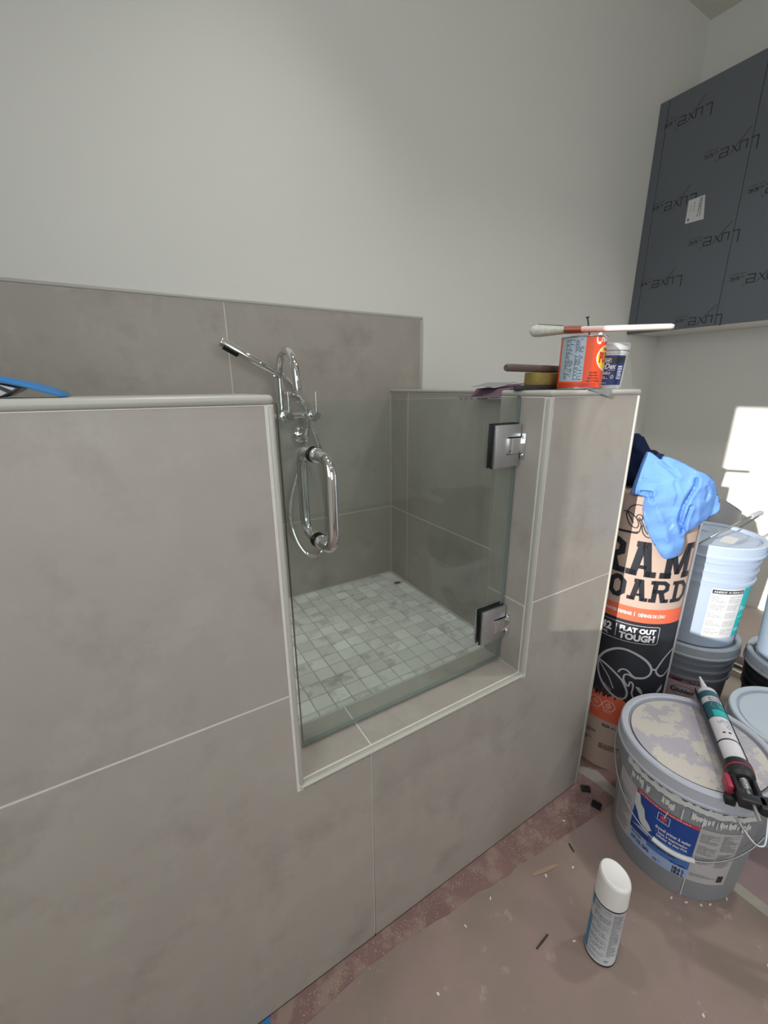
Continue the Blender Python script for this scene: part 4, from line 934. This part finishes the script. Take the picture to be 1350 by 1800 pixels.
# ------------------------------------------------------------------ things on top of the half wall
ZW = ZTOP
card = MB()
card.prism([(0.880, -0.0042), (0.966, -0.0042), (0.995, 0.030), (0.930, 0.045)], lambda x, y: (x, y, ZW+0.0001), lambda x, y: (x, y, ZW+0.0010))
card.prism([(0.880, ZW+0.0010), (0.955, ZW-0.0150), (0.962, ZW-0.0135), (0.966, ZW+0.0010)], lambda x, z: (x, -0.0054, z), lambda x, z: (x, -0.0043, z))
tag(card.build('sandpaper_sheet', mCardG), 'grey sandpaper sheet folded over the wall edge under the orange can', 'sandpaper')
can = thing('putty_can', 'orange round can with blue grey text panel and yellow oval, brush across its top', 'can', (0.929, 0.055, ZW+0.0012))
CH = 0.1145; CR = 0.049
MB().lathe([(0, 0.002), (CR-0.003, 0.002), (CR-0.001, 0.003), (CR-0.001, CH-0.003), (CR-0.003, CH-0.003), (CR-0.007, CH-0.006), (0, CH-0.006)], 72).build('can_wall', [mCanOr], can, smooth=35)
for z in (0.0, CH-0.0045):
    MB().lathe([(CR-0.003, z), (CR+0.0002, z+0.0004), (CR+0.0008, z+0.002), (CR+0.0002, z+0.004), (CR-0.003, z+0.0045)], 72, closed=True).build('rim', mTin, can, smooth=35)
cn = lambda lift: on_cyl(-145, CR-0.001, None, 1, lift); uc = lambda d: math.radians(d+145)*CR
pnl = Print().stroke([(uc(-208), 0.064), (uc(-139), 0.064)], 0.094).build('text_panel', cn(0.0003), mCanPanel, can, 0.004)
Print().rect(uc(-208), uc(-100), 0.0046, 0.0135).build('dark_band', cn(0.0002), mCanRedD, can, 0.004)
fp = Print().lines(uc(-190), uc(-166), 0.020, 0.108, 0.0032, 4, 0.9).lines(uc(-163), uc(-142.5), 0.078, 0.108, 0.0032, 5, 0.9).lines(uc(-163), uc(-142.5), 0.020, 0.075, 0.0032, 6, 0.9)
fp.build('fine_print', cn(0.0005), mInk, pnl)
Print().ellipse(uc(-66), 0.067, 0.0365, 0.0285, 40).build('oval_border', cn(0.0003), mWhiteInk, can, 0.004)
Print().ellipse(uc(-66), 0.067, 0.0335, 0.0258, 40).build('yellow_oval', cn(0.0005), mYellow, can, 0.004)
Print().text('PUTTY', uc(-100), 0.058, 0.021, width=0.060, bold=0.06).text("Painter's", uc(-87), 0.083, 0.007, width=0.030, bold=0.03).build('oval_lettering', cn(0.0008), mRedInk, can, 0.004)
Print().text('C', uc(-114.5), 0.096, 0.0235, width=0.0130, bold=0.03).text("rawford's", uc(-98), 0.101, 0.013, width=0.058, bold=0.03).build('can_lettering', cn(0.0005), mWhiteInk, can, 0.004)
cl_ = Print()
for i, (t, ww) in enumerate((('FOR THE MOST', 0.020), ('USED IN FINE', 0.021), ('PRODUCTS SINCE', 0.026), ('CARE OF THE FINISH', 0.032))): cl_.text(t, uc(-111), 0.034-0.006*i, 0.0034, width=ww, align='C', bold=0.02)
cl_.build('small_lettering', cn(0.0005), mInk, can)
tub = thing('filler_tub', 'small white plastic tub with dark blue label behind the orange can', 'tub', (1.050, 0.072, ZW))
TH = 0.106
MB().lathe([(0, 0.002), (0.038, 0.002), (0.040, 0), (0.0415, 0.002), (0.0475, TH-0.024), (0.0485, TH-0.023), (0.0485, TH-0.018), (0.046, TH-0.017), (0.046, TH-0.004), (0, TH-0.004)], 64).build('tub_body', mTubW, tub, smooth=35)
MB().lathe([(0.047, TH-0.016), (0.0505, TH-0.016), (0.051, TH-0.009), (0.0498, TH-0.008), (0.0503, TH-0.007), (0.0508, TH-0.001), (0.049, TH), (0.046, TH-0.001), (0.044, TH-0.004), (0, TH-0.004)], 64).build('lid', mTubW, tub, smooth=35)
tf = lambda lift: on_cyl(-148, 0.0415, 0.0475, TH-0.024, lift); ut = lambda d: math.radians(d+148)*0.0445
tl_ = Print().rect(ut(-215), ut(-84), 0.010, 0.078).build('navy_label', tf(0.0004), mTubNavy, tub, 0.004)
Print().rect(ut(-215), ut(-84), 0.061, 0.074).build('black_band', tf(0.0007), mTubBlack, tl_, 0.004)
tt = Print().text('DryDex', ut(-176), 0.0475, 0.0125, width=0.0455, bold=0.03, shear=0.2).text('Spackling', ut(-170), 0.0345, 0.0075, width=0.030, bold=0.02, shear=0.2).text('DAP', ut(-149), 0.064, 0.006, width=0.011, bold=0.05)
tt.stroke([(ut(-151), 0.0615), (ut(-133), 0.0625), (ut(-133), 0.0715), (ut(-151), 0.0715)], 0.0009, True).lines(ut(-140), ut(-118), 0.043, 0.046, 0.0022, 3).lines(ut(-158), ut(-135), 0.024, 0.031, 0.0034, 6).lines(ut(-158), ut(-138), 0.012, 0.017, 0.0028, 4).ring(ut(-124), 0.029, 0.0038, 0.0042, 0.0008, 16).stroke([(ut(-126), 0.029), (ut(-124), 0.027), (ut(-121), 0.032)], 0.001)
tt.lines(ut(-110), ut(-92), 0.020, 0.056, 0.0040, 8)
tt.build('tub_lettering', tf(0.0010), mWhiteInk, tl_, 0.004)

# brush lying across the can
L_, R_ = Vector((0.887, 0.172, 1.3985)), Vector((1.013, -0.093, 1.3868))
br = thing('paint_brush', 'paint brush with cream bristles and pale worn handle lying across the orange can', 'brush', tuple((L_+R_)/2))
bd = (R_-L_).normalized(); bs = Vector((-bd.y, bd.x, 0)).normalized(); bu = bs.cross(bd); 
if bu.z < 0: bu = -bu
Lb = (R_-L_).length
def bsec(name, m, secs, n=20, parent=br, power=0.7):
    b = MB(); vs = []
    for (t, w_, h_, dz) in secs:
        c = L_+bd*(t*Lb)+bu*dz
        for i in range(n):
            a = 2*PI*i/n; ca, sa = math.cos(a), math.sin(a)
            vs.append(c+bs*(w_/2*math.copysign(abs(ca)**power, ca))+bu*(h_/2*math.copysign(abs(sa)**power, sa)))
    fs = [(i*n+j, i*n+(j+1) % n, (i+1)*n+(j+1) % n, (i+1)*n+j) for i in range(len(secs)-1) for j in range(n)]
    fs += [tuple(range(n-1, -1, -1)), tuple((len(secs)-1)*n+j for j in range(n))]
    b.add(vs, fs); o = b.build(name, m, parent, smooth=50); o.location = -((L_+R_)/2); return o
bsec('bristles', mBristle, [(0.0, 0.040, 0.010, -0.002), (0.02, 0.050, 0.024, -0.001), (0.06, 0.054, 0.027, 0), (0.18, 0.050, 0.020, 0), (0.29, 0.048, 0.014, 0)])
st_ = MB()
for i in range(14):
    y_ = -0.026+0.052*i/13; st_.tube([L_+bd*0.02+bs*y_*1.0+bu*(0.0125-0.1*y_*y_*30*0.05), L_+bd*0.26*Lb+bs*y_*0.9+bu*0.0078], 0.0006, 5)
st_.build('bristle_strands', mat('dirty_bristles', '#7f7f74', 0.9), br).location = -((L_+R_)/2)
bsec('ferrule', mFerrule, [(0.27, 0.050, 0.0155, 0), (0.36, 0.048, 0.0150, 0), (0.395, 0.046, 0.0140, 0)], power=0.45)
bsec('handle', mWoodP, [(0.39, 0.044, 0.0125, 0), (0.46, 0.032, 0.0130, 0), (0.55, 0.022, 0.0130, 0), (0.75, 0.020, 0.0125, 0), (0.92, 0.024, 0.0120, 0), (0.98, 0.022, 0.0115, 0), (1.0, 0.012, 0.0070, 0)])
M = zmat((0.955, 0.058, 1.3725), (0.9475, 0.066, 1.421))
nl = MB().lathe([(0, 0), (0.0006, 0.002), (0.0017, 0.008), (0.0017, 0.0465), (0.0042, 0.0490), (0.0042, 0.0502), (0, 0.0502)], 14, 0, M)
tag(nl.build('nail', mDarkMetal, smooth=35), 'dark screw sticking up from the orange can behind the brush', 'screw')

# rubber float: black base, yellow block, round wooden grip
fo = Vector((0.80, 0.098, ZW+0.0002)); fa = math.atan2(0.05, 0.20)
fl_ = thing('hand_float', 'worn hand float with yellow block, black base and round dark wooden grip', 'trowel', tuple(fo), fa)
MB().prism([(-0.055, 0.0), (-0.040, 0.012), (-0.018, 0.020), (0.17, 0.020), (0.17, -0.020), (-0.018, -0.020), (-0.040, -0.012)], lambda x, y: (x, y, 0), lambda x, y: (x, y, 0.0105)).build('base', mGreyDk, fl_, bevel=0.0015)
MB().lathe([(0.0028, 0), (0.0046, 0), (0.0046, 0.0012), (0.0028, 0.0012)], 16, 0, Matrix.Translation((-0.030, -0.004, 0.0104)), closed=True).build('hole_ring', mSteel, fl_)
MB().box(0.014, 0.16, -0.015, 0.015, 0.0106, 0.0385).build('yellow_block', mYelFoam, fl_, bevel=0.0015)
MB().tube([(-0.100, 0, 0.0465), (-0.097, 0, 0.0465), (-0.092, 0, 0.0465), (0.10, 0, 0.0480), (0.175, 0, 0.0485)], [0.0052, 0.0072, 0.0078, 0.0086, 0.0086], 20).build('grip', mWoodD, fl_, smooth=50)

# purple sandpaper drooping into the shower, small grey card on it
def sheet_grid(fn, nu, nv, th):
    b = MB(); n1 = nv+1; vs = []
    for k in (0, 1):
        for i in range(nu+1):
            for j in range(nv+1):
                p = Vector(fn(i/nu, j/nv)); vs.append(p-Vector((0, 0, th*k)))
    o = (nu+1)*n1; fs = []
    for i in range(nu):
        for j in range(nv):
            a = i*n1+j; fs.append((a, a+n1, a+n1+1, a+1)); fs.append((o+a, o+a+1, o+a+n1+1, o+a+n1))
    for j in range(nv):
        fs.append((j, j+1, o+j+1, o+j)); a = nu*n1+j; fs.append((a, o+a, o+a+1, a+1))
    for i in range(nu):
        a = i*n1; fs.append((a, o+a, o+a+n1, a+n1)); a = i*n1+nv; fs.append((a, a+n1, o+a+n1, o+a))
    return b.add(vs, fs)
def purp(s, t, dz=0.0):
    a = Vector((0.832, 0.375)).lerp(Vector((1.055, 0.43)), s); b_ = Vector((0.905, 0.270)).lerp(Vector((1.080, 0.215)), s); p = a.lerp(b_, t)
    k = max(0, min(1, (0.934-p.x)/0.034)); z = ZW+0.0035-0.0235*k*k*(3-2*k) + (0.020*sm_(0.94, 1.05, p.x))*(0.4+0.6*t)
    return (p.x, p.y, z+dz)
ps = sheet_grid(purp, 26, 10, 0.0012).build('sandpaper_sheet', mPurple, smooth=40); tag(ps, 'purple sandpaper sheet drooping over the inner edge of the tiled wall', 'sandpaper')
bk_ = sheet_grid(lambda s, t: purp(s*0.05-0.012, t, -0.0040), 3, 10, 0.0008).build('printed_backing', mGreyCard2, ps, smooth=40)
ink = MB(); 
for a in (0.10, 0.22, 0.34, 0.50, 0.58, 0.66):
    p = Vector(purp(-0.0125, a, -0.0042)); ink.box(p.x-0.0012, p.x+0.0010, p.y-0.006, p.y+0.006, p.z-0.0016, p.z+0.0006)
ink.build('back_print', mInk, bk_)
def gc(s, t):
    a = Vector((0.885, 0.375)).lerp(Vector((0.965, 0.385)), s); b_ = Vector((0.915, 0.315)).lerp(Vector((0.99, 0.295)), s); p = a.lerp(b_, t)
    return (p.x, p.y, ZW+0.0085+0.0115*sm_(0.0, 1.0, s)-0.004*(1-s)*t+0.0035*math.sin(PI*t)*(1-s))
tag(sheet_grid(gc, 12, 8, 0.0012).build('sanding_pad', mCardG, smooth=40), 'small curled pale grey sanding pad lying on the purple sheet', 'sanding pad')

# blue edged tool in clear wrap on the left part of the wall
bt = thing('wrapped_tool', 'blue plastic edged tool in black striped clear wrap on the left wall top', 'tool', (-0.13, 0.07, ZW))
q_ = lambda x, z: (x+0.13, z-ZW)
MB().prism([q_(-0.30, 1.306), q_(-0.20, 1.2985), q_(-0.116, 1.2845), q_(-0.090, 1.2785), q_(-0.068, 1.2705), q_(-0.060, 1.2665), q_(-0.0565, 1.2612), q_(-0.0605, 1.2618), q_(-0.090, 1.2722), q_(-0.116, 1.2792), q_(-0.20, 1.2930), q_(-0.30, 1.2985)], lambda x, z: (x, -0.045, z), lambda x, z: (x, 0.045, z)).build('blue_spine', mBluTool, bt, bevel=0.0008)
MB().prism([q_(-0.30, 1.2612), q_(-0.120, 1.2612), q_(-0.113, 1.2628), q_(-0.101, 1.2690), q_(-0.098, 1.2715), q_(-0.116, 1.2765), q_(-0.20, 1.2900), q_(-0.30, 1.2970)], lambda x, z: (x, -0.040, z), lambda x, z: (x, 0.040, z)).build('clear_wrap', mClearWrap, bt, bevel=0.001)
MB().prism([q_(-0.121, 1.2758), q_(-0.113, 1.2750), q_(-0.1005, 1.2680), q_(-0.106, 1.2662)], lambda x, z: (x, -0.0412, z), lambda x, z: (x, -0.0400, z)).build('black_stripe', mInk, bt)
MB().prism([q_(-0.30, 1.2614), q_(-0.117, 1.2614), q_(-0.1135, 1.2632), q_(-0.124, 1.2655), q_(-0.30, 1.2665)], lambda x, z: (x, -0.0412, z), lambda x, z: (x, -0.0400, z)).build('black_underside', mInk, bt)

# ------------------------------------------------------------------ floor paper, tape and litter
def flat(name, poly, z0, z1, m, label, cat, group=None):
    o = MB().prism(poly, lambda x, y: (x, y, z0), lambda x, y: (x, y, z1)).build(name, m)
    return tag(o, label, cat, group) if label else o
rj = random.Random(11)
edge = [(-1.0, -0.075), (-0.2, -0.065), (0.16, -0.050), (0.28, -0.040)]
for i in range(26):
    x = 0.30+0.83*i/25; edge.append((x, -0.041-0.066*(x-0.30)/0.83+rj.uniform(-0.005, 0.005)*(1 if x < 0.75 else 0.15)))
edge.append((1.185, -0.112))
flat('floor_paper', edge+[(1.182, -2.6), (-1.0, -2.6)], 0.0001, 0.0011, mRosin, 'dusty pinkish brown paper sheet covering the floor beside the tiled wall', 'floor paper')
flat('floor_paper', [(1.188, -0.112), (2.28, -0.113), (2.28, -2.6), (1.185, -2.6)], 0.0001, 0.0010, mRosin2, 'lilac tinted floor paper under the right hand buckets beyond the tape', 'floor paper')
flat('floor_paper', [(1.52, -0.108), (2.28, -0.112), (2.28, 0.75), (1.52, 0.75)], 0.0001, 0.0008, mat('beige_floor_board', '#a5998f', 0.8, var=(6, 0.05)), 'beige floor board sheet under the bucket stack and the metal rails', 'floor paper')
flat('floor_tape', [(1.160, -0.12), (1.190, -0.118), (1.203, -0.474), (1.225, -1.3), (1.196, -1.3), (1.172, -0.478)], 0.0012, 0.0016, mTapeG, 'greenish tape strip joining two floor papers in front of the buckets', 'tape')
flat('floor_tape', [(1.118, 0.030), (1.143, 0.0127), (1.152, -0.040), (1.154, -0.1023), (1.187, -0.088), (1.1995, -0.009), (1.175, 0.022), (1.150, 0.045)], 0.0001, 0.0008, mTape, 'grey tape strip on the floor between the wall corner and the printed roll', 'tape')
flat('painter_tape', [(0.030, -0.004), (0.066, -0.002), (0.060, -0.016), (0.034, -0.014)], 0.0002, 0.0035, mBluTool, 'scrap of blue tape on the floor at the foot of the tiled wall', 'tape')
sb_ = thing('spacer_block', 'smooth black plastic spacer on the floor at the wall corner', 'spacer', (1.101, -0.0304, 0), math.radians(-42))
MB().box(-0.014, 0.014, -0.010, 0.010, 0, 0.008).build('block', mBlackP, sb_, bevel=0.001); MB().lathe([(0.0016, 0.008), (0.0032, 0.008), (0.0032, 0.0088), (0.0016, 0.0088)], 14, closed=True).build('stud', mBlackR, sb_)
sb2 = thing('spacer_block', 'ribbed black plastic spacer on the floor nearer the squat grey bucket', 'spacer', (1.0787, -0.0827, 0.0011), math.radians(-70))
MB().box(-0.014, 0.014, -0.011, 0.011, 0, 0.005).build('block', mBlackP, sb2, bevel=0.0008)
for i in range(6): MB().box(-0.0138, 0.0138, -0.0105+i*0.0037, -0.0087+i*0.0037, 0.0048, 0.0085).build('rib', mBlackR, sb2)
def sliver(name, a, b, wd, h, m, label, cat):
    a, b = Vector(a), Vector(b); d = (b-a).normalized(); n = Vector((-d.y, d.x))
    flat(name, [tuple(a-n*wd*.3), tuple(a+n*wd*.3), tuple((a+b)/2+n*wd*.5), tuple(b+n*wd*.35), tuple(b-n*wd*.35), tuple((a+b)/2-n*wd*.5)], 0.0012, 0.0012+h, m, label, cat)
sliver('wood_sliver', (0.748, -0.110), (0.830, -0.129), 0.011, 0.002, mShimW, 'thin pale wood sliver on the floor beside the wall', 'wood scrap')
sliver('nail', (0.905, -0.110), (0.897, -0.132), 0.0035, 0.003, mGreyDk, 'short dark nail on the floor between wood sliver and squat bucket', 'nail')
sliver('nail', (0.633, -0.220), (0.678, -0.216), 0.0042, 0.003, mGreyDk, 'dark nail on the floor to the left of the spray can', 'nail')
FLK = ['white flake at the foot of the squat bucket, leftmost of five', 'white flake at the foot of the squat bucket, second from left', 'white flake at the foot of the squat bucket, middle of five', 'white flake at the foot of the squat bucket, fourth from left', 'white flake by the floor tape right of the squat bucket',
    'white flake just left of the spray can foot', 'white flake far right of the spray can near the photo edge', 'white flake below the spray can at the bottom of the photo', 'white flake between the dark nail and the tiled wall', 'white flake nearest the bottom edge, left of the nail',
    'white flake touching the pale wood sliver', 'white flake between the wood sliver and the short nail', 'white flake on the bare strip by the black spacers', 'white flake beside the wall under the vertical tile joint']
for i, (x, y) in enumerate([(1.013, -0.3322), (1.0344, -0.357), (1.0597, -0.3796), (1.0807, -0.391), (1.131, -0.4074), (0.7212, -0.2565), (1.0561, -0.5148), (0.8427, -0.4748), (0.6142, -0.0896), (0.3882, -0.1591), (0.78, -0.13), (0.86, -0.155), (0.95, -0.06), (0.52, -0.10)]):
    a = rj.uniform(0, PI); rx, ry = rj.uniform(0.0030, 0.0050), rj.uniform(0.0016, 0.0026)
    poly = [(x+rx*math.cos(t)*math.cos(a)-ry*math.sin(t)*math.sin(a), y+rx*math.cos(t)*math.sin(a)+ry*math.sin(t)*math.cos(a)) for t in [2*PI*k/9+rj.uniform(-.2, .2) for k in range(9)]]
    flat('paint_flake', poly, 0.0012, 0.0026, mFlake, FLK[i], 'debris', 'white flakes on the floor paper')
cr_ = random.Random(2); cru = MB()
for i in range(1300):
    if i < 560: x = 0.12+abs(cr_.gauss(0, 0.40)); y = -0.012-abs(cr_.gauss(0.012, 0.018))
    else: x = cr_.uniform(0.75, 1.12); y = -0.045+cr_.gauss(-0.0, 0.02)
    if y > -0.004 or x > 1.14: continue
    s_ = cr_.uniform(0.0004, 0.0012); z0 = 0.0002
    cru.prism([(x-s_, y-s_*.6), (x+s_, y-s_*.4), (x+s_*.5, y+s_), (x-s_*.6, y+s_*.7)], lambda a, b: (a, b, z0), lambda a, b: (a, b, z0+s_*0.9))
cu_ = cru.build('plaster_crumbs', mat('plaster_dust', '#b3a294', 0.9)); tag(cu_, 'dusting of pale plaster crumbs along the foot of the tiled wall', 'debris'); cu_['kind'] = 'stuff'
tag(MB().box(0.885, 0.910, 0.782, 0.800, ZP+0.0008, ZP+0.0040).build('brown_chip', mBrownGlass, bevel=0.001), 'small brown chip on the mosaic in the back corner of the shower', 'debris')
for i, x in enumerate((2.175, 2.205, 2.235)):
    r_ = MB().box(x, x+0.022, -0.55, 0.01, 0.0010, 0.022+0.010*(i != 1)).build('metal_rail', mAlu, bevel=0.002)
    tag(r_, ('shiny metal rail on the floor between the buckets, nearest of three', 'low shiny metal rail on the floor, middle of three', 'shiny metal rail on the floor nearest the flat carton')[i], 'rail', 'metal rails on the floor')
tag(MB().box(2.290, 2.893, -0.55, 0.50, 0.0005, 0.050).build('carton', mCarton, bevel=0.003), 'flat taupe carton on the floor behind the metal rails', 'carton')

tag(MB().prism([(1.285, 0.765), (1.295, 0.735), (1.395, 0.690), (1.33, 0.630), (1.28, 0.52), (1.29, 0.40), (1.35, 0.352), (1.60, 0.352), (1.66, 0.74), (1.45, 0.745)], lambda x, z: (x, -0.94, z), lambda x, z: (x, -0.80, z)).build('tool_bag', mBlackR, bevel=0.02, seg=3),
    'black bag on the white bucket seen only as a dark reflection in the glass', 'bag')
